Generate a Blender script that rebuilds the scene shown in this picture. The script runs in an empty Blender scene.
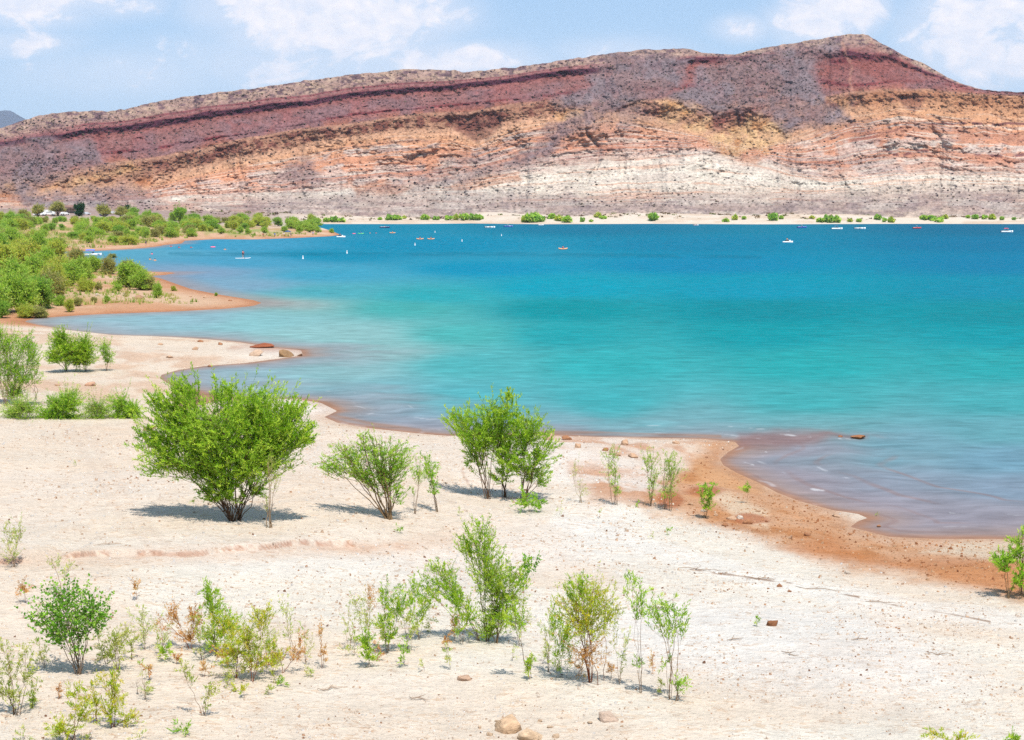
import bpy, bmesh, math, random
import numpy as np
from mathutils import Vector, Matrix

C = bpy.context.scene.collection
SC = bpy.context.scene
rnd = random.Random(7)
RS = np.random.RandomState(11)
R = math.radians

# ------------------------------------------------------------------ camera
F = 1407.0                     # focal length in pixels of a 1024 px wide picture
EYE = 12.0
PITCH = math.atan(165.0 / F)
cam_data = bpy.data.cameras.new("camera")
cam_data.sensor_width = 36.0
cam_data.lens = F * 36.0 / 1024.0
cam_data.clip_start = 0.5
cam_data.clip_end = 30000.0
cam = bpy.data.objects.new("camera", cam_data)
cam.location = (0, 0, EYE)
cam.rotation_euler = (math.pi / 2 - PITCH, 0, 0)
C.objects.link(cam)
SC.camera = cam

# ------------------------------------------------------------------ light
SUN_DIR = Vector((0.17, -0.40, 1.0)).normalized()     # towards the sun
SUN_EL = math.asin(SUN_DIR.z)
SUN_AZ = math.atan2(SUN_DIR.x, SUN_DIR.y)
sd = bpy.data.lights.new("sun", 'SUN')
sd.energy = 4.6
sd.angle = R(0.53)
sd.color = (1.0, 0.955, 0.89)
sun = bpy.data.objects.new("sun", sd)
sun.rotation_euler = SUN_DIR.to_track_quat('Z', 'Y').to_euler()
sun.location = (0, 0, 300)
C.objects.link(sun)

SC.view_settings.view_transform = 'Standard'
SC.view_settings.look = 'None'
SC.view_settings.gamma = 1.0
SC.view_settings.exposure = 0.47
SC.view_settings.use_curve_mapping = False
SKY_STRENGTH = 0.1
SC.cycles.max_bounces = 6
SC.cycles.diffuse_bounces = 3
SC.cycles.transparent_max_bounces = 8
SC.cycles.volume_bounces = 0
SC.cycles.use_adaptive_sampling = True
SC.cycles.adaptive_threshold = 0.01
SC.cycles.use_denoising = False
SC.cycles.denoiser = 'OPENIMAGEDENOISE'
HAZE_DENSITY = 0.00004


class NT:
    """small helper for writing node trees"""
    def __init__(self, tree):
        self.t = tree

    def n(self, kind, **kw):
        node = self.t.nodes.new(kind)
        for k, v in kw.items():
            setattr(node, k, v)
        return node

    def put(self, sock, v):
        if hasattr(v, 'links') or isinstance(v, bpy.types.NodeSocket):
            self.t.links.new(v, sock)
        else:
            sock.default_value = v

    def m(self, op, a, b=0.0, c=None, clamp=False):
        node = self.n('ShaderNodeMath', operation=op)
        node.use_clamp = clamp
        self.put(node.inputs[0], a)
        self.put(node.inputs[1], b)
        if c is not None:
            self.put(node.inputs[2], c)
        return node.outputs[0]

    def ramp01(self, x, lo, hi):
        node = self.n('ShaderNodeMapRange', interpolation_type='SMOOTHSTEP')
        self.put(node.inputs[0], x)
        node.inputs[1].default_value = lo
        node.inputs[2].default_value = hi
        return node.outputs[0]

    def mix(self, f, a, b, blend='MIX'):
        node = self.n('ShaderNodeMix', data_type='RGBA', blend_type=blend)
        self.put(node.inputs[0], f)
        self.put(node.inputs[6], a)
        self.put(node.inputs[7], b)
        return node.outputs[2]

    def noise(self, vec, scale, detail=4.0, rough=0.55, dist=0.0):
        node = self.n('ShaderNodeTexNoise')
        if vec is not None:
            self.put(node.inputs['Vector'], vec)
        node.inputs['Scale'].default_value = scale
        node.inputs['Detail'].default_value = detail
        node.inputs['Roughness'].default_value = rough
        node.inputs['Distortion'].default_value = dist
        return node.outputs['Fac']

    def vor(self, vec, scale, feature='F1', out='Color', rand=1.0):
        node = self.n('ShaderNodeTexVoronoi', feature=feature)
        if vec is not None:
            self.put(node.inputs['Vector'], vec)
        node.inputs['Scale'].default_value = scale
        node.inputs['Randomness'].default_value = rand
        return node.outputs[out]

    def scaled(self, vec, s):
        node = self.n('ShaderNodeMapping')
        self.put(node.inputs[0], vec)
        node.inputs['Scale'].default_value = s
        return node.outputs[0]

    def bump(self, h, strength, dist, normal=None):
        node = self.n('ShaderNodeBump')
        node.inputs['Strength'].default_value = strength
        node.inputs['Distance'].default_value = dist
        self.put(node.inputs['Height'], h)
        if normal is not None:
            self.put(node.inputs['Normal'], normal)
        return node.outputs[0]


# ------------------------------------------------------------------ sky
def build_world():
    w = bpy.data.worlds.new("World")
    SC.world = w
    w.use_nodes = True
    t = w.node_tree
    t.nodes.clear()
    g = NT(t)
    out = g.n('ShaderNodeOutputWorld')
    bg = g.n('ShaderNodeBackground')
    bg.inputs[1].default_value = SKY_STRENGTH
    t.links.new(bg.outputs[0], out.inputs[0])
    sky = g.n('ShaderNodeTexSky', sky_type='NISHITA')
    sky.sun_disc = False
    sky.sun_elevation = SUN_EL
    sky.sun_rotation = SUN_AZ
    sky.altitude = 900
    sky.air_density = 1.0
    sky.dust_density = 0.4
    sky.ozone_density = 2.0
    co = g.n('ShaderNodeTexCoord').outputs['Generated']
    sep = g.n('ShaderNodeSeparateXYZ')
    t.links.new(co, sep.inputs[0])
    ahead = g.m('MAXIMUM', sep.outputs[1], 0.05)
    az = g.m('DIVIDE', sep.outputs[0], ahead)        # tangent of the bearing
    el = g.m('DIVIDE', sep.outputs[2], ahead)        # tangent of the height
    # cumulus banks: bearing, height, half width, half height, weight
    banks = [(-0.336, .142, .055, .020, .8), (-0.285, .143, .050, .014, .7), (-0.355, .112, .06, .012, .55),
             (-0.16, .142, .055, .022, 1.15), (-0.125, .125, .07, .030, 1.0), (-0.085, .130, .05, .020, .95),
             (-0.04, .100, .055, .012, .9), (-0.13, .100, .12, .022, .6), (-.27, .092, .09, .018, .5),
             (.162, .122, .020, .009, .75), (.208, .126, .030, .014, .95), (.236, .138, .022, .018, 1.1),
             (.315, .120, .040, .030, .95), (.345, .105, .06, .020, .8), (.335, .133, .022, .012, 1.1),
             (.075, .104, .05, .012, .55), (.37, .125, .03, .02, .8), (-.2, .112, .05, .012, .35)]
    mask = None
    for (u, v, ru, rv, wt) in banks:
        a = g.m('DIVIDE', g.m('SUBTRACT', az, u), ru * 1.25)
        b = g.m('DIVIDE', g.m('SUBTRACT', el, v), rv * 1.25)
        d = g.m('MULTIPLY_ADD', a, a, g.m('MULTIPLY', b, b))
        e = g.m('MULTIPLY', g.m('EXPONENT', g.m('MULTIPLY', d, -1.0)), wt)
        mask = e if mask is None else g.m('MAXIMUM', mask, e)
    comb = g.n('ShaderNodeCombineXYZ')
    t.links.new(az, comb.inputs[0])
    t.links.new(g.m('MULTIPLY', el, 1.5), comb.inputs[1])
    n1 = g.noise(comb.outputs[0], 26.0, 9.0, 0.60, 0.5)
    n2 = g.noise(comb.outputs[0], 60.0, 6.0, 0.6, 0.2)
    shape = g.m('ADD', mask, g.m('MULTIPLY', g.m('SUBTRACT', n1, 0.50), 1.7))
    core = g.ramp01(shape, 0.36, 0.80)
    veil = g.ramp01(mask, 0.05, 0.75)
    body = g.m('MULTIPLY', core, g.m('MULTIPLY_ADD', n2, 0.9, 0.42))
    amount = g.m('MAXIMUM', body, g.m('MULTIPLY', veil, g.m('MULTIPLY_ADD', n1, 0.7, 0.12)), clamp=True)
    # everywhere else (seen only by reflections): thin scattered cloud
    k = 1.0 / SKY_STRENGTH
    base = g.mix(0.72, sky.outputs[0], (0.30 * k, 0.475 * k, 0.70 * k, 1))
    low = g.ramp01(el, 0.17, 0.04)
    base = g.mix(g.m('MULTIPLY', low, 0.42), base, (0.48 * k, 0.575 * k, 0.69 * k, 1))
    cloud = g.mix(n2, (0.66 * k, 0.66 * k, 0.74 * k, 1), (0.86 * k, 0.80 * k, 0.80 * k, 1))
    sky_col = g.mix(amount, base, cloud)
    t.links.new(sky_col, bg.inputs[0])


build_world()


# ------------------------------------------------------------------ numeric helpers
def lin(c):
    c = np.asarray(c, float) / 255.0
    return np.where(c <= 0.04045, c / 12.92, ((c + 0.055) / 1.055) ** 2.4)


def _hash(ix, iy, seed):
    h = (ix.astype(np.int64) * 374761393 + iy.astype(np.int64) * 668265263 + seed * 1274126177) & 0xFFFFFFFF
    h = ((h ^ (h >> 13)) * 1274126177) & 0xFFFFFFFF
    return ((h ^ (h >> 16)) & 0xFFFFFF) / float(0xFFFFFF)


def vnoise(x, y, seed=0):
    x = np.asarray(x, float); y = np.asarray(y, float)
    ix = np.floor(x); iy = np.floor(y)
    fx = x - ix; fy = y - iy
    fx = fx * fx * fx * (fx * (fx * 6 - 15) + 10)
    fy = fy * fy * fy * (fy * (fy * 6 - 15) + 10)
    a = _hash(ix, iy, seed); b = _hash(ix + 1, iy, seed)
    c = _hash(ix, iy + 1, seed); d = _hash(ix + 1, iy + 1, seed)
    return (a + (b - a) * fx) * (1 - fy) + (c + (d - c) * fx) * fy


def fbm(x, y, octv=4, seed=0, gain=0.5):
    s = 0; a = 1.0; tot = 0
    for o in range(octv):
        s = s + a * vnoise(x * 2 ** o + 17.3 * o, y * 2 ** o - 9.1 * o, seed + o)
        tot += a; a *= gain
    return s / tot


def sstep(x, lo, hi):
    t = np.clip((x - lo) / (hi - lo), 0, 1)
    return t * t * (3 - 2 * t)


def px_ray(px, py):
    """direction of the view through pixel (px, py), scaled so that y = 1"""
    dx = (np.asarray(px, float) - 512) / F
    dy = -(np.asarray(py, float) - 370) / F
    cy, sy = math.cos(PITCH), math.sin(PITCH)
    wy = cy + dy * sy
    wz = -sy + dy * cy
    return dx / wy, wz / wy


def to_px(x, y, z):
    cy, sy = math.cos(PITCH), math.sin(PITCH)
    dz = z - EYE
    depth = y * cy - dz * sy
    up = y * sy + dz * cy
    depth = np.maximum(depth, 0.1)
    return 512 + F * x / depth, 370 - F * up / depth


def on_water(px, py):
    a, b = px_ray(px, py)
    d = EYE / -b
    return a * d, d


def seg_dist(x, y, poly, closed=True):
    """distance of points to a polyline and the sign (inside a closed one is True)"""
    shp = x.shape
    x = x.ravel(); y = y.ravel()
    P = np.asarray(poly, float)
    Q = np.roll(P, -1, 0) if closed else P[1:]
    A = P if closed else P[:-1]
    d2 = np.full(x.shape, 1e18); ins = np.zeros(x.shape, bool)
    for (ax, ay), (bx, by) in zip(A, Q):
        ex, ey = bx - ax, by - ay
        L = ex * ex + ey * ey + 1e-12
        t = np.clip(((x - ax) * ex + (y - ay) * ey) / L, 0, 1)
        dd = (x - ax - t * ex) ** 2 + (y - ay - t * ey) ** 2
        np.minimum(d2, dd, out=d2)
        if closed and ay != by:
            c = ((ay > y) != (by > y)) & (x < ex * (y - ay) / (by - ay) + ax)
            ins ^= c
    return np.sqrt(d2).reshape(shp), ins.reshape(shp)


def poly_mask(px, py, poly, soft, warp=0.0, seed=3):
    if warp:
        px = px + (fbm(px / 22, py / 14, 4, seed) - 0.5) * 2 * warp
        py = py + (fbm(px / 22, py / 14, 4, seed + 50) - 0.5) * 1.2 * warp
    d, ins = seg_dist(px, py, poly)
    return sstep(np.where(ins, d, -d), -soft, soft)


def curve_y(pts, x):
    p = np.asarray(pts, float)
    return np.interp(x, p[:, 0], p[:, 1])


# ------------------------------------------------------------------ mesh helpers
def make_mesh(name, verts, faces, mat=None, cols=None, smooth=False, parent=None, mats=None):
    """verts (n,3) array; faces: (m,4) or (m,3) array, or list of such arrays; cols (n,3) linear colours"""
    me = bpy.data.meshes.new(name)
    verts = np.asarray(verts, np.float32)
    if not isinstance(faces, list):
        faces = [faces]
    faces = [np.asarray(f, np.int32) for f in faces if len(f)]
    loops = np.concatenate([f.ravel() for f in faces])
    sizes = np.concatenate([np.full(len(f), f.shape[1], np.int32) for f in faces])
    starts = np.concatenate([[0], np.cumsum(sizes)[:-1]]).astype(np.int32)
    me.vertices.add(len(verts)); me.vertices.foreach_set('co', verts.ravel())
    me.loops.add(len(loops)); me.loops.foreach_set('vertex_index', loops)
    me.polygons.add(len(sizes)); me.polygons.foreach_set('loop_start', starts)
    me.polygons.foreach_set('loop_total', sizes)
    if smooth:
        me.polygons.foreach_set('use_smooth', np.ones(len(sizes), bool))
    me.update(calc_edges=True)
    me.validate()
    if cols is not None:
        at = me.color_attributes.new('col', 'FLOAT_COLOR', 'POINT')
        c4 = np.ones((len(verts), 4), np.float32); c4[:, :3] = cols
        at.data.foreach_set('color', c4.ravel())
    if mat is not None:
        me.materials.append(mat)
    o = bpy.data.objects.new(name, me)
    C.objects.link(o)
    if parent is not None:
        o.parent = parent
    return o


def grid_faces(nr, nc):
    i = np.arange(nr - 1)[:, None] * nc + np.arange(nc - 1)[None, :]
    return np.stack([i, i + 1, i + nc + 1, i + nc], -1).reshape(-1, 4)


def tag(o, label=None, cat=None, group=None, kind=None):
    if label: o['label'] = label
    if cat: o['category'] = cat
    if group: o['group'] = group
    if kind: o['kind'] = kind
    return o


def empty(name, loc, rz=0.0):
    o = bpy.data.objects.new(name, None)
    o.location = loc
    o.rotation_euler = (0, 0, rz)
    C.objects.link(o)
    return o


def copy_tree(o, parent=None):
    c = o.copy()
    C.objects.link(c)
    c.parent = parent
    for ch in list(o.children):
        copy_tree(ch, c)
    return c


# ------------------------------------------------------------------ materials
def new_mat(name):
    m = bpy.data.materials.new(name)
    m.use_nodes = True
    t = m.node_tree
    t.nodes.clear()
    g = NT(t)
    out = g.n('ShaderNodeOutputMaterial')
    bs = g.n('ShaderNodeBsdfPrincipled')
    t.links.new(bs.outputs[0], out.inputs[0])
    return m, g, bs, out


def plain(name, col, rough=0.6, var=0.12, scale=6.0, spec=0.4):
    m, g, bs, out = new_mat(name)
    co = g.n('ShaderNodeTexCoord').outputs['Object']
    n = g.noise(co, scale, 5, 0.6)
    a = tuple(max(0, v * (1 - var)) for v in col) + (1,)
    b = tuple(min(1, v * (1 + var)) for v in col) + (1,)
    g.t.links.new(g.mix(n, a, b), bs.inputs['Base Color'])
    bs.inputs['Roughness'].default_value = rough
    bs.inputs['Specular IOR Level'].default_value = spec
    return m


def attr(g, name='col'):
    return g.n('ShaderNodeAttribute', attribute_name=name).outputs['Color']


def mat_leaf():
    m, g, bs, out = new_mat('leaves')
    a = attr(g)
    bs.inputs['Roughness'].default_value = 0.55
    bs.inputs['Specular IOR Level'].default_value = 0.25
    g.t.links.new(a, bs.inputs['Base Color'])
    tr = g.n('ShaderNodeBsdfTranslucent')
    g.t.links.new(g.mix(1.0, a, (1.25, 1.15, 0.6, 1), 'MULTIPLY'), tr.inputs[0])
    mx = g.n('ShaderNodeMixShader')
    mx.inputs[0].default_value = 0.56
    g.t.links.new(bs.outputs[0], mx.inputs[1])
    g.t.links.new(tr.outputs[0], mx.inputs[2])
    g.t.links.new(mx.outputs[0], out.inputs[0])
    return m


def mat_bark():
    m, g, bs, out = new_mat('bark')
    co = g.n('ShaderNodeTexCoord').outputs['Object']
    n = g.noise(g.scaled(co, (1, 1, 0.2)), 30, 5, 0.65)
    g.t.links.new(g.mix(1.0, attr(g), g.mix(n, (0.55, 0.55, 0.55, 1), (1.35, 1.3, 1.25, 1)), 'MULTIPLY'), bs.inputs['Base Color'])
    g.t.links.new(g.bump(n, 0.5, 0.01), bs.inputs['Normal'])
    bs.inputs['Roughness'].default_value = 0.9
    bs.inputs['Specular IOR Level'].default_value = 0.15
    return m


def mat_terrain():
    m, g, bs, out = new_mat('beach_earth')
    co = g.n('ShaderNodeNewGeometry').outputs['Position']
    flat = g.scaled(co, (1.0, 1.0, 0.4))
    big = g.noise(flat, 0.22, 5, 0.6)
    mid = g.noise(flat, 1.7, 6, 0.65)
    fine = g.noise(flat, 9.0, 6, 0.7)
    chips = g.vor(g.scaled(co, (7.0, 11.0, 5.0)), 1.0)
    chip_v = g.n('ShaderNodeSeparateColor')
    g.t.links.new(chips, chip_v.inputs[0])
    chips2 = g.vor(g.scaled(co, (3.0, 4.6, 3.0)), 1.0)
    chip2_v = g.n('ShaderNodeSeparateColor')
    g.t.links.new(chips2, chip2_v.inputs[0])
    col = attr(g)
    tone = g.m('ADD', g.m('MULTIPLY', big, 0.30), g.m('ADD', g.m('MULTIPLY', mid, 0.42), g.m('MULTIPLY', fine, 0.42)))
    tone = g.m('ADD', tone, 0.42)
    cv = g.n('ShaderNodeCombineColor')
    for i in range(3):
        g.t.links.new(tone, cv.inputs[i])
    col = g.mix(1.0, col, cv.outputs[0], 'MULTIPLY')
    # tan and brown shale chips lying in the pale crust
    tanf = g.m('MULTIPLY', g.ramp01(chip_v.outputs[0], 0.72, 0.86), g.ramp01(mid, 0.42, 0.62))
    col = g.mix(g.m('MULTIPLY', tanf, 0.55), col, g.mix(1.0, col, (0.78, 0.62, 0.48, 1), 'MULTIPLY'))
    brn = g.m('MULTIPLY', g.ramp01(chip2_v.outputs[1], 0.90, 0.95), g.ramp01(fine, 0.45, 0.62))
    col = g.mix(g.m('MULTIPLY', brn, 0.6), col, g.mix(1.0, col, (0.55, 0.40, 0.30, 1), 'MULTIPLY'))
    g.t.links.new(col, bs.inputs['Base Color'])
    h = g.m('ADD', g.m('MULTIPLY', fine, 0.5), g.m('ADD', g.m('MULTIPLY', chip_v.outputs[2], 0.42), g.m('MULTIPLY', chip2_v.outputs[2], 0.3)))
    b1 = g.bump(mid, 0.7, 0.26)
    g.t.links.new(g.bump(h, 0.9, 0.07, b1), bs.inputs['Normal'])
    bs.inputs['Roughness'].default_value = 0.95
    bs.inputs['Specular IOR Level'].default_value = 0.1
    return m


def mat_mountain():
    m, g, bs, out = new_mat('layered_rock')
    co = g.n('ShaderNodeNewGeometry').outputs['Position']
    n1 = g.noise(co, 0.05, 6, 0.65)
    n2 = g.noise(co, 0.32, 6, 0.7)
    v = g.vor(co, 0.36, 'F1', 'Distance')
    v2 = g.vor(co, 0.17, 'F1', 'Distance')
    col = attr(g)
    tone = g.m('ADD', g.m('MULTIPLY', n1, 0.55), g.m('ADD', g.m('MULTIPLY', n2, 0.85), 0.30))
    cv = g.n('ShaderNodeCombineColor')
    for i in range(3):
        g.t.links.new(tone, cv.inputs[i])
    col = g.mix(1.0, col, cv.outputs[0], 'MULTIPLY')
    # boulders and dark desert scrub dotting the slope
    dots = g.m('MULTIPLY', g.ramp01(v, 0.30, 0.16), g.ramp01(n1, 0.40, 0.58))
    col = g.mix(g.m('MULTIPLY', dots, 0.38), col, g.mix(1.0, col, (0.34, 0.33, 0.38, 1), 'MULTIPLY'))
    pale = g.m('MULTIPLY', g.ramp01(v2, 0.22, 0.10), g.ramp01(n2, 0.45, 0.60))
    col = g.mix(g.m('MULTIPLY', pale, 0.4), col, g.mix(1.0, col, (1.6, 1.55, 1.5, 1), 'MULTIPLY'))
    g.t.links.new(col, bs.inputs['Base Color'])
    h = g.m('ADD', n2, g.m('MULTIPLY', g.ramp01(v, 0.5, 0.1), 0.5))
    b1 = g.bump(n1, 0.6, 8.0)
    g.t.links.new(g.bump(h, 0.7, 2.2, b1), bs.inputs['Normal'])
    bs.inputs['Roughness'].default_value = 0.95
    bs.inputs['Specular IOR Level'].default_value = 0.05
    return m


def mat_water():
    m, g, bs, out = new_mat('lake_water')
    co = g.n('ShaderNodeNewGeometry').outputs['Position']
    r1 = g.noise(g.scaled(co, (0.55, 1.5, 1)), 1.0, 4, 0.6, 0.4)
    r2 = g.noise(g.scaled(co, (0.10, 0.30, 1)), 1.0, 5, 0.65, 0.6)
    r3 = g.noise(g.scaled(co, (0.012, 0.05, 1)), 1.0, 4, 0.6, 0.5)
    col = attr(g)
    r5a = g.noise(g.scaled(co, (0.55, 0.11, 1)), 1.0, 3, 0.6, 0.3)
    r5b = g.noise(g.scaled(co, (0.30, 0.62, 1)), 1.0, 4, 0.65, 0.2)
    spx = g.n('ShaderNodeSeparateXYZ')
    g.t.links.new(co, spx.inputs[0])
    off = g.ramp01(spx.outputs[1], 260.0, 460.0)
    r5 = g.m('ADD', g.m('MULTIPLY', r5a, off), g.m('MULTIPLY', r5b, g.m('SUBTRACT', 1.0, off)))
    tone = g.m('ADD', g.m('MULTIPLY', r2, 0.08), g.m('ADD', g.m('MULTIPLY', r3, 0.12), g.m('ADD', g.m('ADD', g.m('MULTIPLY', r1, 0.75), g.m('MULTIPLY', r5, 0.80)), 0.125)))
    cv = g.n('ShaderNodeCombineColor')
    for i in range(3):
        g.t.links.new(tone, cv.inputs[i])
    g.t.links.new(g.mix(1.0, col, cv.outputs[0], 'MULTIPLY'), bs.inputs['Base Color'])
    h = g.m('ADD', g.m('MULTIPLY', r1, 0.35), g.m('MULTIPLY', r2, 0.35))
    g.t.links.new(g.bump(h, 0.7, 0.28), bs.inputs['Normal'])
    nrm = bs.inputs['Normal'].links[0].from_socket
    colr = bs.inputs['Base Color'].links[0].from_socket
    df = g.n('ShaderNodeBsdfDiffuse')
    g.t.links.new(colr, df.inputs[0]); g.t.links.new(nrm, df.inputs['Normal'])
    gl = g.n('ShaderNodeBsdfGlossy')
    gl.inputs['Roughness'].default_value = 0.22
    g.t.links.new(nrm, gl.inputs['Normal'])
    mx = g.n('ShaderNodeMixShader')
    mx.inputs[0].default_value = 0.045
    g.t.links.new(df.outputs[0], mx.inputs[1]); g.t.links.new(gl.outputs[0], mx.inputs[2])
    g.t.links.new(mx.outputs[0], out.inputs[0])
    return m


def mat_rock():
    m, g, bs, out = new_mat('stone')
    co = g.n('ShaderNodeTexCoord').outputs['Object']
    n = g.noise(co, 5.0, 7, 0.7)
    n2 = g.noise(g.scaled(co, (1, 1, 5)), 4.0, 5, 0.6)
    tone = g.mix(n, (0.45, 0.42, 0.40, 1), (1.45, 1.42, 1.4, 1))
    g.t.links.new(g.mix(1.0, attr(g), tone, 'MULTIPLY'), bs.inputs['Base Color'])
    g.t.links.new(g.bump(g.m('ADD', n, g.m('MULTIPLY', n2, 0.6)), 0.7, 0.06), bs.inputs['Normal'])
    bs.inputs['Roughness'].default_value = 0.92
    bs.inputs['Specular IOR Level'].default_value = 0.15
    return m


M_LEAF = mat_leaf()
M_BARK = mat_bark()
M_EARTH = mat_terrain()
M_MOUNT = mat_mountain()
M_WATER = mat_water()
M_ROCK = mat_rock()

# ------------------------------------------------------------------ the shoreline
SHORE_PX = [(1700, 600), (1300, 560), (1150, 548), (1024, 540), (993, 539), (940, 539), (890, 537), (850, 527), (858, 521), (867, 518), (858, 514), (832, 510), (799, 501),
            (778, 493), (757, 482), (737, 473), (723, 465), (720, 459), (728, 452), (739, 446), (735, 442), (703, 439), (662, 438),
            (600, 437), (539, 435), (447, 436), (413, 433), (368, 428), (338, 423), (324, 417), (337, 411), (321, 403),
            (297, 399), (250, 399), (205, 394), (172, 386), (161, 379), (161, 375), (178, 370), (205, 366), (246, 363), (284, 358),
            (303, 355.5), (301, 350), (270, 347.5), (239, 342), (191, 338), (150, 336), (113, 335), (68, 330), (38, 325), (24, 321.5),
            (34, 318.5), (68, 316), (103, 314), (171, 311.5), (222, 309), (253, 306), (262, 303), (253, 300), (219, 294.5), (191, 289),
            (171, 282), (161, 278.5), (150, 276), (165, 275), (179, 272.5), (147, 271.5), (120, 270), (98, 268), (80, 264), (70, 258),
            (62, 253), (65, 251), (91, 251), (121, 249.5), (144, 248), (165, 245.5), (160, 244.7), (181, 244), (185, 240.7), (217, 239),
            (255, 239.4), (292, 238), (330, 236.2), (341, 235), (332, 231), (322, 228), (300, 226.3), (290, 224.8), (320, 224),
            (420, 224), (470, 223.4), (541, 224.2), (650, 223.8), (760, 224.3), (900, 223.8), (1024, 224), (1400, 224), (1900, 226)]
SHORE = np.stack(on_water(*np.array(SHORE_PX, float).T), -1)

LEDGE_PX = [(-200, 424), (-60, 427), (0, 428), (60, 430), (135, 433), (170, 434)]


def land_raw(x, y, d):
    """height of the ground; d is the distance from the shoreline, positive on land"""
    k = sstep(y, 78, 105) * (1 - sstep(y, 600, 760))
    L = 106 * (1 - k) + 215 * k
    dp = np.maximum(d, 0)
    h = 9.0 * (1 - np.exp(-dp / L))
    wob = (fbm(x / 9, y / 9, 4, 5) - 0.5)
    h = h + wob * 0.55 * sstep(dp, 0.5, 9) * (1 - sstep(dp, 60, 120) * 0.3)
    h = h + (fbm(x / 1.6, y / 1.6, 3, 8) - 0.5) * 0.07 * sstep(dp, 0.2, 2.0)
    far = sstep(y, 600, 850)
    h = h + far * sstep(dp, 4, 30) * (fbm(x / 55, y / 16, 3, 41) - 0.42) * 4.2
    h = h + far * sstep(x, -30, -190) * sstep(dp, 25, 90) * 1.0
    h = h + far * sstep(dp, 4, 34) * (3.4 * np.exp(-((x + 14) / 26) ** 2) + 1.8 * np.exp(-((x - 88) / 34) ** 2))
    sx, sy = SCARP_W[:, 0], SCARP_W[:, 1]
    bs_ = y - np.interp(x, sx, sy) + (fbm(x / 1.6, y / 1.6, 4, 15) - 0.5) * 1.3
    on = sstep(x, sx[-1], sx[-1] - 2) * sstep(fbm(x / 2.5, y * 0 + 3, 3, 16), 0.42, 0.54)
    h = h + on * 0.16 * sstep(bs_, -0.10, 0.12) * (1 - sstep(bs_, 0.5, 6))
    r = np.hypot(x, y)
    h = h + 7.0 * sstep(r, 20, 1) ** 1.0
    # terrace edge on the left, in front of the low willows
    lx, ly = LEDGE_W[:, 0], LEDGE_W[:, 1]
    yl = np.interp(x, lx, ly)
    side = sstep(x, lx[-1] + 0.5, lx[-2] - 1.5)
    bey = y - yl
    h = h - 0.75 * side * sstep(bey, 0.0, 1.4) * (1 - sstep(bey, 6, 26))
    # under the water
    h = np.where(d < 0, np.maximum(d * 0.05, -3.0), h)
    return h


def shore_dist(x, y):
    d, ins = seg_dist(x, y, SHORE)
    return np.where(ins, -d, d)


# the ledge is first placed on the slope without itself
LEDGE_W = np.array([[-4000.0, 60.0], [-3999.0, 60.0]])
SCARP_W = np.array([[-4000.0, 60.0], [-3999.0, 60.0]])
SCARP_PX = [(-90, 568), (-40, 566), (20, 562), (90, 557), (170, 555), (235, 553), (300, 547), (380, 548), (455, 541)]


def hit(px, py):
    """the point where the view through a pixel meets the ground"""
    a, b = px_ray(px, py)
    ds = np.geomspace(14, 1500, 700)
    x = a * ds
    z = EYE + b * ds
    gz = land_raw(x, ds, shore_dist(x, ds))
    gz = np.maximum(gz, -0.0)
    k = np.argmax(z <= gz)
    if z[k] > gz[k]:
        k = len(ds) - 1
    lo, hi = ds[max(k - 1, 0)], ds[k]
    for _ in range(12):
        md = (lo + hi) / 2
        g_ = max(land_raw(np.array([a * md]), np.array([md]), shore_dist(np.array([a * md]), np.array([md])))[0], 0)
        if EYE + b * md <= g_:
            hi = md
        else:
            lo = md
    md = hi
    g_ = max(land_raw(np.array([a * md]), np.array([md]), shore_dist(np.array([a * md]), np.array([md])))[0], 0)
    return Vector((a * md, md, g_))


_l = [hit(*p) for p in LEDGE_PX]
LEDGE_W = np.array([[p.x, p.y] for p in _l])
LEDGE_W = LEDGE_W[np.argsort(LEDGE_W[:, 0])]
_l = [hit(*p) for p in SCARP_PX]
SCARP_W = np.array([[p.x, p.y] for p in _l])


def ground_at(x, y):
    xa, ya = np.array([x], float), np.array([y], float)
    return float(land_raw(xa, ya, shore_dist(xa, ya))[0])


# ------------------------------------------------------------------ ground
KG = 0.565            # seen colour -> reflectance


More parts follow.
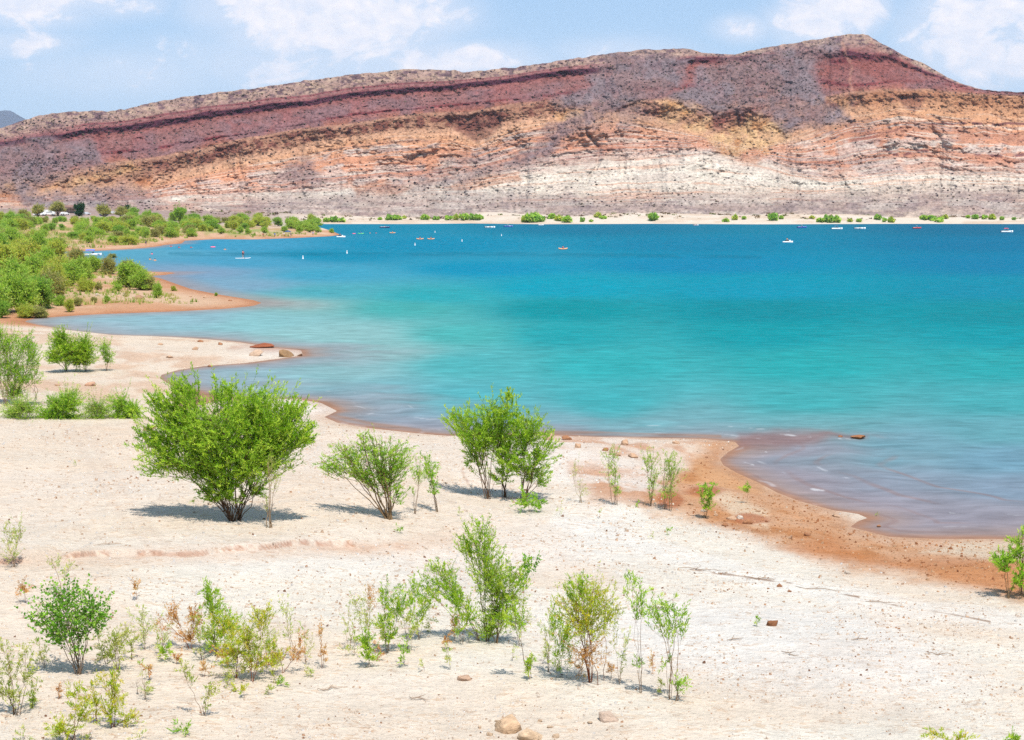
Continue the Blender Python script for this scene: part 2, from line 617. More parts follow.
def build_ground():
    ys = np.concatenate([np.arange(1500, 760, -6.0), np.arange(760, 232, -0.9), np.arange(232, 216.5, -0.22)])
    _, b = px_ray(np.full_like(ys, 512.0), ys)
    D = EYE / -b
    D = np.concatenate([D, [1600, 2400, 4000, 9000, 20000]])
    cx = np.concatenate([[-9000, -4000, -2500, -1500, -900, -500, -300], np.arange(-160, 1190, 1.25), [1300, 1500, 1900, 2600, 3600, 5200, 9500]])
    ax = (cx - 512) / F
    X = ax[None, :] * D[:, None]
    Y = np.repeat(D[:, None], len(cx), 1)
    d = shore_dist(X, Y)
    Z = land_raw(X, Y, d)
    Z = np.where(Y > 1500, 6.0, Z)
    px, py = to_px(X, Y, Z)
    n1 = fbm(X / 6, Y / 6, 4, 21)
    n2 = fbm(X / 1.3, Y / 2.0, 4, 22)
    n3 = fbm(X / 22, Y / 22, 3, 23)
    col = np.zeros(X.shape + (3,))

    def blend(c, m):
        m = np.clip(m, 0, 1)[..., None]
        col[:] = col * (1 - m) + lin(c) * KG * m
    col[:] = lin((250, 238, 220)) * KG
    blend((246, 224, 200), sstep(n1, 0.40, 0.62) * 0.75)
    blend((252, 246, 240), sstep(n3, 0.50, 0.62) * 0.5)
    # warmer, sandier ground on the left half and towards the lake
    warm = sstep(py, 575, 520) * (1 - sstep(py, 432, 410)) * sstep(px, 640, 420)
    blend((246, 222, 196), warm * (0.45 + 0.5 * n2))
    # soft parallel wheel tracks
    for off in (0, 16):
        tr, _ = seg_dist(px, py, [(70 + off, 430), (95 + off, 470), (125 + off, 520), (150 + off, 545)], False)
        blend((235, 212, 190), sstep(tr, 7, 2) * 0.35)
    tr, _ = seg_dist(px, py, [(560, 520), (640, 545), (760, 580), (900, 607), (1060, 628)], False)
    blend((255, 247, 236), sstep(tr + (n2 - 0.5) * 8, 15, 4) * 0.6)
    # red scarp and wash lines across the beach
    tr, _ = seg_dist(px, py + (n1 - 0.5) * 9, [(-40, 566), (20, 562), (90, 557), (170, 555), (235, 553), (300, 547), (380, 548), (455, 541)], False)
    bsc = Y - np.interp(X, SCARP_W[:, 0], SCARP_W[:, 1]) + (fbm(X / 1.6, Y / 1.6, 4, 15) - 0.5) * 1.3
    blend((176, 112, 84), sstep(np.abs(bsc + 0.02), 0.16, 0.03) * sstep(px, 470, 440) * sstep(fbm(X / 0.5, Y / 0.5, 3, 17), 0.40, 0.56) * sstep(fbm(X / 2.5, Y * 0 + 3, 3, 16), 0.42, 0.54) * 0.85)
    w = 1.6 + 3.4 * sstep(px, 240, 330) * sstep(px, 470, 430)
    blend((216, 160, 124), sstep(tr + (fbm(X / 0.9, Y / 0.9, 4, 25) - 0.5) * 8, w * 1.3, 0) * sstep(n2, 0.38, 0.60) * 0.55)
    blend((238, 204, 176), sstep(tr, 14, 3) * 0.4)
    tr, _ = seg_dist(px, py + (n1 - 0.5) * 4, [(690, 568), (790, 582), (900, 606), (990, 622)], False)
    blend((160, 125, 100), sstep(tr + (n2 - 0.5) * 3, 1.3, 0.3) * sstep(fbm(X / 0.8, Y / 0.8, 4, 24), 0.42, 0.56) * 0.8)
    tr, _ = seg_dist(px, py + (n1 - 0.5) * 5, [(462, 470), (470, 488), (490, 497), (520, 500)], False)
    blend((186, 126, 98), sstep(tr + (n2 - 0.5) * 5, 2.0, 0.4) * 0.7 * sstep(n2, 0.35, 0.6))
    for poly in ([(575, 465), (640, 470), (720, 490), (750, 520), (700, 522), (640, 505), (590, 500)], [(540, 437), (730, 440), (715, 462), (620, 455), (545, 446)]):
        blend((222, 172, 138), poly_mask(px, py, poly, 12, 10) * (0.25 + 0.75 * sstep(n2, 0.38, 0.6)))
    # the wet orange strand on the right
    strand = [(742, 440), (716, 443), (700, 452), (690, 470), (655, 492), (650, 505), (690, 516), (735, 528), (770, 545), (830, 561), (900, 574), (985, 592), (1080, 606), (1200, 600),
              (1200, 540), (1000, 538), (890, 537), (850, 526), (830, 508), (770, 488), (735, 470), (722, 460)]
    sm = poly_mask(px, py, strand, 12, 10)
    wet = sstep(d + (n2 - .5) * 0.8, 1.0, 0.1)
    blend((214, 152, 102), sm * (0.72 + 0.28 * n2))
    blend((228, 170, 118), sm * sstep(n1, 0.5, 0.62) * 0.6)
    blend((192, 124, 72), sm * sstep(n2, 0.58, 0.74) * 0.6)
    blend((188, 126, 82), sm * wet * 0.6)
    core = poly_mask(px, py, [(780, 548), (830, 535), (870, 556), (930, 560), (1010, 560), (1090, 575), (1090, 600), (985, 588), (900, 571), (830, 558)], 7, 8)
    blend((206, 132, 80), core * 0.6)
    blend((233, 214, 188), poly_mask(px, py, [(920, 552), (960, 541), (1100, 541), (1100, 557), (1000, 561)], 4, 4) * 0.8)
    blend((238, 214, 184), poly_mask(px, py, [(700, 486), (730, 492), (768, 512), (770, 530), (745, 523), (715, 500)], 5, 4) * 0.75)
    for q in [(705, 492, 22, 6), (745, 520, 26, 7), (668, 500, 16, 9)]:
        blend((186, 110, 70), sstep(np.hypot((px - q[0]) / q[2], (py - q[1]) / q[3]) + (n2 - 0.5) * 0.9, 1.0, 0.5) * 0.8)
    # red edge along the whole shore
    edge = sstep(d, 1.6, 0.2) * (Y < 120)
    blend((214, 172, 140), edge * 0.5 * (0.3 + n2))
    # left shores: tan and orange earth with green ground cover
    left = sstep(Y, 134, 142) * sstep(px, 420, 330) * sstep(Y, 720, 640)
    blend((228, 178, 138), left * 0.9)
    blend((216, 158, 116), left * sstep(n1, 0.42, 0.58) * 0.6)
    blend((238, 205, 172), left * sstep(n3, 0.55, 0.65) * 0.6)
    blend((214, 150, 108), left * sstep(d, 7, 1) * 0.7)
    blend((190, 122, 82), left * sstep(d + (n2 - .5) * 2, 2.2, 0.4) * 0.6)
    veg = left * sstep(d, 9, 34) * sstep(n1 * 0.6 + n3 * 0.4, 0.38, 0.56)
    blend((160, 176, 92), veg * 0.85)
    nearleft = sstep(Y, 72, 80) * (1 - sstep(Y, 134, 142)) * sstep(px, 330, 200)
    blend((243, 220, 194), nearleft * 0.8)
    blend((226, 182, 148), nearleft * sstep(n1 * .6 + n2 * .4, 0.46, 0.62) * 0.6)
    # near spit
    spit = sstep(Y, 96, 102) * (1 - sstep(Y, 125, 130)) * sstep(px, 340, 310)
    blend((190, 122, 88), spit * sstep(px + (n2 - .5) * 60, 215, 275) * sstep(py, 356, 347) * 0.6)
    # the far beach
    far = sstep(Y, 640, 760) * sstep(px, 240, 330)
    blend((243, 226, 206), far * 0.95)
    blend((222, 190, 160), far * sstep(fbm(X / 30, Y / 8, 4, 61), 0.48, 0.62) * 0.6)
    blend((190, 150, 130), far * sstep(Y, 960, 1010) * 0.7)
    farl = sstep(Y, 560, 700) * sstep(px, 330, 240)
    blend((164, 134, 126), farl * sstep(Y, 620, 760) * (0.7 + 0.3 * n2))
    blend((206, 156, 120), farl * sstep(n1, .55, .65) * (1 - sstep(Y, 700, 800)) * 0.5)
    o = make_mesh('ground', np.stack([X, Y, Z], -1).reshape(-1, 3), grid_faces(len(D), len(cx))[:, ::-1], M_EARTH, col.reshape(-1, 3), True)
    tag(o, kind='structure')


build_ground()

# ------------------------------------------------------------------ water
WATER_KEYS = [  # pixel x, pixel y, seen colour
    (330, 228, (20, 145, 182)), (600, 228, (0, 128, 165)), (1000, 228, (0, 118, 158)), (700, 245, (0, 138, 178)), (1000, 245, (0, 128, 172)), (420, 245, (20, 148, 188)),
    (230, 246, (80, 165, 205)), (130, 253, (110, 175, 205)), (330, 256, (30, 150, 188)), (250, 262, (90, 168, 205)), (190, 272, (150, 170, 200)), (240, 285, (150, 178, 205)),
    (330, 275, (80, 172, 205)), (480, 270, (20, 155, 195)), (700, 265, (0, 145, 188)), (1000, 265, (0, 136, 180)),
    (330, 292, (95, 180, 195)), (430, 296, (60, 178, 190)), (560, 288, (25, 168, 195)), (760, 290, (15, 160, 190)), (1000, 290, (10, 150, 180)),
    (300, 305, (160, 195, 195)), (400, 308, (90, 185, 185)), (560, 310, (25, 156, 168)), (760, 310, (10, 148, 164)), (1000, 315, (15, 150, 165)),
    (200, 318, (172, 196, 210)), (100, 321, (176, 198, 210)), (250, 322, (162, 204, 210)), (350, 335, (168, 202, 204)), (300, 335, (172, 205, 208)),
    (450, 335, (95, 190, 190)), (560, 335, (50, 172, 182)), (760, 335, (36, 164, 176)), (1000, 335, (36, 162, 176)),
    (240, 378, (170, 198, 208)), (340, 370, (168, 198, 204)), (380, 350, (165, 200, 202)), (460, 365, (100, 190, 196)), (600, 365, (70, 186, 192)), (800, 365, (60, 180, 185)), (1000, 365, (60, 176, 182)),
    (370, 395, (140, 188, 200)), (460, 400, (105, 188, 198)), (600, 400, (85, 184, 192)), (800, 400, (85, 182, 188)), (1000, 400, (90, 180, 188)),
    (420, 422, (160, 178, 195)), (540, 420, (135, 184, 196)), (680, 424, (140, 182, 192)), (800, 428, (135, 180, 188)), (1000, 430, (125, 178, 190)),
    (790, 455, (160, 162, 176)), (900, 450, (140, 172, 188)), (1000, 460, (140, 170, 192)), (790, 480, (172, 158, 170)), (900, 485, (164, 164, 182)), (1000, 490, (160, 165, 186)),
    (870, 510, (176, 160, 172)), (960, 515, (172, 160, 174)), (1010, 530, (178, 160, 168))]
KW = 0.43


def build_water():
    ys = np.concatenate([[640, 600], np.arange(575, 236, -0.8), np.arange(236, 218.5, -0.25)])
    _, b = px_ray(np.full_like(ys, 512.0), ys)
    D = EYE / -b
    cx = np.concatenate([[-600, -300], np.arange(-120, 1190, 1.6), [1300, 1500, 1900, 2600, 3600]])
    X = ((cx - 512) / F)[None, :] * D[:, None]
    Y = np.repeat(D[:, None], len(cx), 1)
    d = -shore_dist(X, Y)
    px, py = to_px(X, Y, np.zeros_like(X))
    # long swells that bend round the shore
    w = sstep(d, 0.2, 2.5) * sstep(d, 17, 6) * sstep(Y, 150, 90)
    warp = fbm(X / 12, Y / 12, 3, 71) * 9
    Z = w * (0.045 * np.sin(d * 1.9 + warp) * sstep(fbm(X / 8, Y / 8, 3, 70), .35, .6) + 0.03 * np.sin(d * 0.9 + warp * 0.7 + X * 0.05))
    num = np.zeros(X.shape + (3,)); den = np.zeros(X.shape)
    jx = px + (fbm(X / 90, Y / 90, 2, 72) - 0.5) * 20
    jy = py + (fbm(X / 90, Y / 60, 2, 73) - 0.5) * 5 * sstep(py, 224, 270)
    for (kx, ky, c) in WATER_KEYS:
        sc = 0.42 + 1.5 * sstep(ky, 215, 420)        # rows are closer together far away
        q = ((jx - kx) / 85) ** 2 + ((jy - ky) / (13 * sc)) ** 2
        wgt = 1.0 / (q + 0.12) ** 2
        num += wgt[..., None] * lin(c); den += wgt
    col = num / den[..., None] * KW
    col = np.maximum(col * np.array([0.88, 1.035, 0.98]) - np.array([0.006, 0.0, 0.0]), 0.0)

    def blend(c, m, k=KW):
        m = np.clip(m, 0, 1)[..., None]
        col[:] = col * (1 - m) + lin(c) * k * m
    n = fbm(X / 7, Y / 5, 4, 74)
    # sediment stirred up beside the shores
    near = sstep(Y, 190, 100)
    blend((178, 164, 172), sstep(d + (n - 0.5) * 9, 9, 1.5) * 0.6 * near)
    blend((186, 156, 140), sstep(d + (n - 0.5) * 2.4, 3.0, 0.1) * 0.7 * near)
    blend((196, 140, 104), sstep(d + (n - 0.5) * 0.8, 0.9, 0.0) * 0.8 * near)
    blend((190, 160, 150), sstep(d, 7, 0.5) * 0.55 * (1 - near) * sstep(Y, 600, 400))
    for dist0, wid in ((1.3, .16), (2.8, .2), (4.6, .22), (7.2, .3)):  # brown wave-front lines: murky water plus wave shade and refraction put into the colour
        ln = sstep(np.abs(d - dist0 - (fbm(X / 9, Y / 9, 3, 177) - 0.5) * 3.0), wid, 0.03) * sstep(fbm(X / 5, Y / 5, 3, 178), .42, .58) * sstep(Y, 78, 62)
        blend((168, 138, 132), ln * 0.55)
    # dark wind line and the shoal off the small point
    tr, _ = seg_dist(px, py, [(170, 254), (320, 254.5), (520, 254), (760, 257)], False)
    blend((0, 122, 150), sstep(tr, 3.0, 0.6) * 0.45 * sstep(n, 0.25, 0.5))
    sh = poly_mask(px, py, [(735, 446), (740, 434), (780, 431), (830, 431), (868, 436), (830, 440), (780, 446)], 5, 5)
    blend((164, 128, 124), sh * 0.8)
    for pl in ([(545, 433), (600, 432), (660, 434), (720, 436)], [(330, 414), (345, 418), (375, 424), (420, 430)]):
        tr, _ = seg_dist(px, py, pl, False)
        blend((178, 140, 118), sstep(tr + (n - 0.5) * 3, 2.6, 0.6) * 0.7)
    for (cx_, cy_, r1, r2) in [(265, 303, 30, 5), (300, 305, 40, 7)]:
        blend((190, 170, 165), sstep(np.hypot((px - cx_) / r1, (py - cy_) / r2), 1.1, 0.2) * 0.3)
    # broken foam where ripples run ashore
    for dist0, wid in ((0.25, 0.16), (1.9, 0.14), (4.2, 0.12)):
        fo = sstep(np.abs(d - dist0 - (fbm(X / 3, Y / 3, 3, 77) - 0.5) * 1.0), wid, 0.03) * sstep(fbm(X / 1.6, Y / 1.3, 4, 78), 0.60, 0.70) * sstep(Y, 110, 75)
        blend((236, 236, 238), fo * 0.28, 0.55)
    for (ax, ay, bx, by) in [(779, 434, 797, 436), (744, 462, 753, 464), (764, 449, 767, 453), (812, 489, 838, 494), (838, 440, 866, 437), (345, 412, 360, 415), (950, 512, 962, 514)]:
        tr, _ = seg_dist(px, py, [(ax, ay), (bx, by)], False)
        blend((246, 246, 246), sstep(tr + (fbm(X / 0.7, Y / 0.7, 3, 79) - 0.5) * 3.4, 0.5, -0.4) * 0.5, 0.52)
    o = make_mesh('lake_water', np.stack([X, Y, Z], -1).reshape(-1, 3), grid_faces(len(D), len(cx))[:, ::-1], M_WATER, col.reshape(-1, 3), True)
    tag(o, kind='structure')


build_water()

# ------------------------------------------------------------------ the layered mountain
RIDGE = [(-400, 190), (-200, 165), (-60, 138), (0, 128), (25, 119.5), (45, 114.5), (80, 111), (115, 111), (150, 103), (200, 94.5), (250, 88.5), (300, 81.5), (350, 75), (380, 72), (400, 69.5),
         (455, 70), (465, 73), (480, 70.5), (520, 67), (560, 61), (600, 54.5), (640, 50), (690, 48.5), (705, 53.5), (735, 54), (757, 49), (775, 46), (810, 40.5), (835, 36), (850, 34),
         (868, 34.5), (880, 43), (900, 53.5), (925, 64.5), (940, 73), (955, 81), (975, 88), (1000, 91), (1024, 92), (1100, 95), (1250, 120), (1500, 170)]
LB = [(-400, 198), (-150, 165), (0, 143), (65, 134), (95, 129.5), (130, 125.5), (170, 119), (210, 112.5), (260, 106.5), (300, 101.5), (350, 94.5), (405, 88), (475, 83), (520, 77), (580, 69.5),
      (603, 67), (650, 64), (690, 58), (735, 57), (770, 54), (810, 52), (828, 54), (850, 52), (890, 56.5), (910, 66), (930, 73), (945, 79), (975, 89.2), (1024, 93), (1250, 122), (1500, 173)]
LC = [(-400, 202), (-150, 180), (0, 160), (95, 153), (170, 146), (200, 140), (260, 132), (300, 124), (340, 116), (425, 107), (520, 99), (590, 92), (650, 88), (700, 85), (760, 80), (820, 80),
      (850, 86), (880, 83), (900, 80), (940, 82), (975, 90.2), (1024, 94.5), (1250, 126), (1500, 178)]
LD = [(-400, 206), (-150, 192), (30, 180), (90, 170), (130, 161), (170, 156), (200, 150), (240, 139), (300, 130), (340, 127), (430, 113), (470, 112), (520, 103), (560, 100), (600, 100), (655, 101),
      (700, 107), (760, 103), (800, 105), (850, 93), (880, 90), (940, 91), (1024, 97), (1250, 132), (1500, 184)]
LF = [(-400, 208), (-150, 200), (30, 195), (140, 189), (200, 172), (250, 162), (300, 152), (340, 143), (400, 135), (450, 134), (475, 142), (520, 126), (560, 120), (600, 116), (650, 122), (700, 136),
      (760, 148), (800, 135), (850, 115), (900, 106), (960, 112), (1024, 116), (1250, 150), (1500, 190)]
LG = [(-400, 211), (-150, 205), (140, 200), (200, 195), (300, 192), (350, 187), (420, 184), (500, 171), (530, 163), (600, 157), (700, 150), (760, 157), (790, 170), (830, 178), (860, 174), (900, 169),
      (960, 172), (1024, 172), (1250, 184), (1500, 200)]
LH = [(-400, 213), (-150, 208), (140, 203), (200, 199), (300, 196), (350, 197), (450, 200), (520, 197), (600, 193), (680, 190), (760, 192), (850, 190), (940, 184), (1024, 184), (1250, 195), (1500, 206)]
FOOT = 219.0
KM = 0.64


def build_mountain():
    nr = 330
    cx = np.concatenate([np.arange(-400, -120, 4.0), np.arange(-120, 1160, 0.95), np.arange(1160, 1500, 4.0)])
    nc = len(cx)
    ridge = curve_y(RIDGE, cx) + (fbm(cx / 9, cx * 0, 4, 90) - 0.5) * 2.6
    L = [ridge] + [curve_y(l, cx) + (fbm(cx / 30, cx * 0 + i, 3, 91) - 0.5) * 3.0 for i, l in enumerate((LB, LC, LD, LF, LG, LH))] + [np.full(nc, FOOT)]
    for i in range(1, len(L)):
        L[i] = np.maximum(L[i], L[i - 1] + 0.35)
    t = np.linspace(0, 1, nr)[:, None]
    PY = ridge[None, :] + (FOOT - ridge)[None, :] * t          # ridge -> foot
    PX = np.repeat(cx[None, :], nr, 0)
    S = np.zeros_like(PY)
    for i in range(7):
        S += np.clip((PY - L[i][None]) / (L[i + 1] - L[i])[None], 0, 1)
    Sw = S + (fbm(PX / 26, PY / 20, 4, 95) - 0.5) * 0.10

    # ---- masks of the rubble aprons, red caps and bare yellow faces
    def msk(poly, soft=4, warp=9, seed=3):
        return poly_mask(PX, PY, poly, soft, warp, seed)
    talus = np.zeros_like(PY)
    for poly, a in [
        ([(610, 52), (690, 56), (682, 70), (668, 92), (640, 97), (612, 112), (585, 128), (560, 146), (535, 160), (505, 170), (470, 178), (432, 190), (400, 195), (430, 182), (480, 168), (505, 158), (535, 142), (555, 124), (575, 112), (556, 104), (570, 92), (592, 74)], 0.95),
        ([(738, 58), (757, 50), (810, 41), (833, 37), (836, 50), (822, 58), (812, 68), (818, 84), (828, 98), (832, 106), (848, 108), (858, 118), (850, 128), (826, 130), (808, 122), (790, 136), (784, 124), (772, 112), (760, 104), (735, 110), (712, 116), (690, 108), (676, 98), (684, 86), (706, 72)], 0.97),
        ([(-300, 160), (0, 146), (60, 139), (92, 146), (108, 164), (60, 176), (32, 184), (40, 192), (110, 184), (150, 192), (165, 200), (150, 209), (60, 212), (22, 205), (14, 190), (-300, 205)], 0.85),
        ([(298, 155), (306, 160), (312, 175), (326, 182), (300, 190), (262, 188), (276, 176), (288, 166)], 0.8),
        ([(482, 150), (497, 154), (470, 168), (440, 180), (405, 190), (360, 196), (380, 186), (430, 176), (458, 164)], 0.7),
        ([(600, 110), (640, 104), (660, 112), (640, 126), (590, 132), (575, 128)], 0.55),
        ([(240, 200), (360, 188), (460, 184), (560, 196), (700, 200), (1100, 196), (1100, 216), (240, 216)], 0.45)]:
        talus = np.maximum(talus, a * msk(poly, 8, 18))
    talus = talus * (0.72 + 0.28 * sstep(fbm(PX / 7, PY / 6, 4, 97), 0.3, 0.6))
    red = np.zeros_like(PY)
    for poly, a in [
        ([(812, 56), (832, 50), (895, 54), (912, 68), (900, 84), (870, 80), (848, 88), (836, 78), (822, 68)], 0.85),
        ([(668, 66), (690, 60), (735, 55), (722, 66), (702, 78), (676, 92), (655, 96), (672, 82)], 0.9),
        ([(706, 128), (730, 116), (760, 104), (784, 108), (778, 116), (752, 116), (728, 130)], 0.85),
        ([(806, 130), (830, 122), (862, 126), (872, 138), (850, 146), (818, 146)], 0.7),
        ([(826, 86), (842, 90), (850, 100), (838, 104), (828, 96)], 0.6),
        ([(430, 108), (590, 88), (590, 98), (500, 108), (440, 116)], 0.5),
        ([(545, 160), (600, 142), (640, 138), (600, 154), (560, 166), (520, 170)], 0.6),
        ([(85, 135), (120, 128), (110, 150), (95, 158)], 0.6),
        ([(905, 72), (960, 82), (960, 92), (880, 94), (865, 84)], 0.6)]:
        red = np.maximum(red, a * msk(poly, 9, 24, 13))
    yel = np.zeros_like(PY)
    for poly, a in [
        ([(704, 138), (728, 130), (744, 122), (762, 110), (786, 122), (788, 138), (770, 150), (748, 148), (736, 156), (718, 152)], 1.0),
        ([(688, 128), (700, 116), (710, 112), (708, 124), (696, 134)], 0.9),
        ([(652, 116), (658, 103), (676, 96), (700, 102), (694, 116), (672, 124)], 0.9),
        ([(832, 100), (846, 98), (854, 110), (838, 110)], 0.8),
        ([(560, 112), (588, 106), (590, 116), (560, 122)], 0.7),
        ([(40, 188), (90, 174), (130, 164), (136, 172), (90, 184), (44, 192)], 0.75),
        ([(-60, 178), (16, 178), (18, 190), (-60, 192)], 0.7)]:
        yel = np.maximum(yel, a * msk(poly, 5, 10, 23))
    org = np.zeros_like(PY)
    for poly, a in [
        ([(354, 188), (380, 182), (412, 186), (396, 194), (360, 196)], 0.8),
        ([(440, 188), (470, 178), (520, 172), (522, 180), (470, 190)], 0.7),
        ([(712, 150), (740, 152), (754, 146), (770, 152), (756, 166), (730, 160)], 0.7),
        ([(136, 182), (150, 176), (152, 186), (140, 188)], 0.8),
        ([(-60, 194), (20, 193), (36, 206), (-60, 208)], 0.7)]:
        org = np.maximum(org, a * msk(poly, 3, 6, 33))
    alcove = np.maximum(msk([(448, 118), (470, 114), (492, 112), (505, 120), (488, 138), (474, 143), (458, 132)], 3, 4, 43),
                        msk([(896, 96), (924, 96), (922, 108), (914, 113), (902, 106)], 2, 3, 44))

    # ---- how steep each layer is
    wgt = np.interp(S, [0, .55, .92, 1.0, 1.18, 1.3, 1.95, 2.0, 2.1, 2.2, 3.0, 3.1, 3.6, 3.8, 4.1, 5, 5.2, 6, 6.3, 7],
                    [2.2, 1.4, 1.2, .25, .25, 1.3, 1.3, .4, .4, 1.3, 1.2, .4, .45, 1.0, .8, .8, .6, .7, 1.8, 2.6])
    band = fbm(PX / 160, Sw * 11, 3, 96)
    ph = Sw * 8.5 + (fbm(PX / 60, Sw * 3, 3, 133) - .5) * 2.2
    ph = ph - np.floor(ph)
    led = (1 - 0.8 * sstep(S, 4.95, 5.25)) * sstep(ph, 0.02, 0.10) * (1 - sstep(ph, 0.28, 0.40)) * sstep(S, 3.9, 4.1) * (1 - sstep(S, 5.9, 6.2)) * (0.35 + 0.65 * sstep(fbm(PX / 20, Sw * 5, 3, 134), .38, .55))
    wgt = wgt * np.where(S > 4, 0.7 + 0.7 * sstep(band, 0.4, 0.6), 1.0) * (1 + 0.35 * sstep(S, 3.9, 4.1) * (1 - sstep(S, 5.9, 6.2)) - 1.15 * led)
    wgt = wgt * (1 - talus) + 1.25 * talus
    dy = np.gradient(PY, axis=0)
    run = wgt * dy * (1000.0 / F) * 1.75
    cum = np.cumsum(run[::-1], 0)[::-1]
    k = 41
    ker = np.hanning(k + 2)[1:-1]; ker /= ker.sum()
    sm = np.empty_like(cum)
    for i in range(nr):
        sm[i] = np.convolve(np.pad(cum[i], k // 2, mode='edge'), ker, 'valid')
    cum = 0.45 * sm + 0.55 * cum
    D = 955 + cum
    up = sstep(PY, 214, 190)
    D = D + up * (fbm(PX / 75, PY / 60, 3, 98) - 0.5) * 30
    gul = 1 - np.abs(2 * fbm(PX / 26 + (fbm(PX / 40, PY / 40, 2, 99) - .5) * 2, PY / 150, 3, 100) - 1)
    D = D + up * (gul - 0.7) * 10 * sstep(S, 2.6, 3.6)
    gul2 = 1 - np.abs(2 * fbm(PX / 9, PY / 60, 3, 101) - 1)
    D = D + up * (gul2 - 0.7) * 3.2 * sstep(S, 1.1, 1.6) * (1 - 0.6 * talus)
    D = D - up * talus * 4
    D = D + alcove * 4
    D = D + up * (fbm(PX / 5, PY / 3.5, 4, 102) - 0.5) * (5.5 - 2.6 * sstep(S, 4.9, 5.2))
    D = D + up * (vnoise(PX / 1.9, PY / 1.5, 103) - 0.5) * 1.5

    # ---- rock colours
    col = np.zeros(PY.shape + (3,))
    keys = [(0.0, (176, 146, 132)), (0.5, (172, 138, 126)), (0.80, (160, 112, 108)), (0.93, (150, 92, 92)), (0.98, (92, 52, 66)), (1.17, (98, 54, 66)), (1.24, (152, 96, 90)), (1.6, (152, 108, 104)),
            (1.92, (154, 106, 102)), (1.98, (132, 66, 70)), (2.10, (140, 72, 72)), (2.2, (164, 108, 102)), (2.75, (168, 110, 92)), (3.0, (188, 142, 116)), (3.25, (170, 122, 98)), (3.6, (190, 142, 114)),
            (3.85, (212, 164, 132)), (4.1, (222, 166, 126)), (4.3, (222, 158, 122)), (4.8, (218, 154, 124)), (5.0, (214, 176, 156)), (5.12, (232, 214, 196)), (5.6, (236, 224, 206)), (5.9, (226, 210, 192)),
            (6.15, (204, 182, 166)), (6.6, (194, 168, 152)), (7.0, (212, 190, 170))]
    ks = [k_[0] for k_ in keys]
    kc = np.array([lin(k_[1]) for k_ in keys])
    Sc = Sw.copy()
    for i in range(3):
        col[..., i] = np.interp(Sc, ks, kc[:, i])

    def blend(c, m):
        m = np.clip(m, 0, 1)[..., None]
        col[:] = col * (1 - m) + lin(c) * m
    # purple-grey dust on the upper slopes to the left, redder to the right
    blend((142, 108, 110), sstep(Sw, 1.25, 1.5) * (1 - sstep(Sw, 2.7, 3.0)) * sstep(fbm(PX / 24, PY / 14, 4, 104), 0.40, 0.62) * 0.75)
    blend((158, 98, 94), sstep(Sw, 1.15, 1.25) * (1 - sstep(Sw, 1.4, 2.2)) * sstep(fbm(PX / 20, PY / 16, 4, 105), 0.45, 0.6) * 0.75)
    top = sstep(Sw, 0.9, 0.4)
    blend((190, 160, 138), top * sstep(fbm(PX / 10, PY / 4, 4, 106), 0.48, 0.62) * 0.7)
    blend((104, 78, 90), top * sstep(fbm(PX / 7, PY / 3, 4, 107), 0.55, 0.68) * 0.8)
    # thin red ledge over the main cliff
    blend((140, 78, 82), sstep(np.abs(Sw - 0.72), 0.07, 0.03) * sstep(PX, 30, 100) * sstep(PX, 640, 560) * 0.85)
    # broken brown cliff in the ochre layer
    br = sstep(np.abs(Sw - 3.35), 0.45, 0.15) * sstep(fbm(PX / 7, PY / 5, 4, 108), 0.45, 0.58) * sstep(PX, 110, 180)
    blend((128, 76, 66), br * 0.85)
    # pale, grey and dark beds in the salmon layers
    z4 = sstep(Sw, 4.05, 4.2) * (1 - sstep(Sw, 5.1, 5.4))
    b1 = fbm(PX / 230 + 5, Sw * 9.0, 2, 109)
    b2 = fbm(PX / 120, Sw * 22.0, 2, 110)
    brk = sstep(fbm(PX / 16, PY / 8, 4, 111), 0.34, 0.55)
    blend((224, 196, 180), z4 * sstep(b1, 0.53, 0.60) * 0.85 * brk)
    blend((204, 146, 120), z4 * sstep(b1, 0.44, 0.36) * 0.6)
    blend((186, 166, 158), z4 * sstep(b2, 0.60, 0.68) * 0.7 * brk)
    blend((142, 84, 78), z4 * sstep(np.abs(b2 - 0.40), 0.025, 0.008) * 0.75 * brk)
    # a strong pale bed on the right
    pb = sstep(np.abs(PY - (146 + 0.02 * (PX - 900) + (fbm(PX / 30, PX * 0, 3, 112) - .5) * 6)), 5.5, 2.5) * sstep(PX, 770, 830)
    blend((222, 204, 190), pb * 0.75 * brk)
    dk = sstep(np.abs(PY - (153 + 0.015 * (PX - 900) + (fbm(PX / 22, PX * 0, 3, 113) - .5) * 6)), 2.2, 0.8) * sstep(PX, 840, 890) * sstep(fbm(PX / 14, PY / 9, 3, 114), 0.42, 0.55)
    blend((120, 72, 76), dk * 0.8)
    dk = sstep(np.abs(PY - (123 + 0.02 * (PX - 940) + (fbm(PX / 22, PX * 0, 3, 115) - .5) * 4)), 1.8, 0.7) * sstep(PX, 900, 935) * sstep(fbm(PX / 10, PY / 9, 3, 116), 0.36, 0.5)
    blend((110, 62, 70), dk * 0.85)
    z5 = sstep(Sw, 5.0, 5.2) * (1 - sstep(Sw, 6.2, 6.6))
    b3 = fbm(PX / 90, Sw * 16.0, 3, 117)
    blend((200, 178, 164), z5 * sstep(b3, 0.56, 0.64) * 0.6 * brk)
    blend((214, 156, 124), z5 * sstep(b3, 0.40, 0.34) * 0.55 * sstep(PX, 300, 500))
    blend((150, 122, 114), z5 * sstep(np.abs(b3 - 0.5), 0.012, 0.004) * 0.5 * brk)
    gr = sstep(Sw, 6.0, 6.4)
    blend((160, 138, 132), gr * sstep(fbm(PX / 12, PY / 3, 4, 118), 0.5, 0.62) * 0.7)
    blend((216, 200, 184), gr * sstep(fbm(PX / 40, PY / 4, 4, 119), 0.55, 0.66) * 0.7)
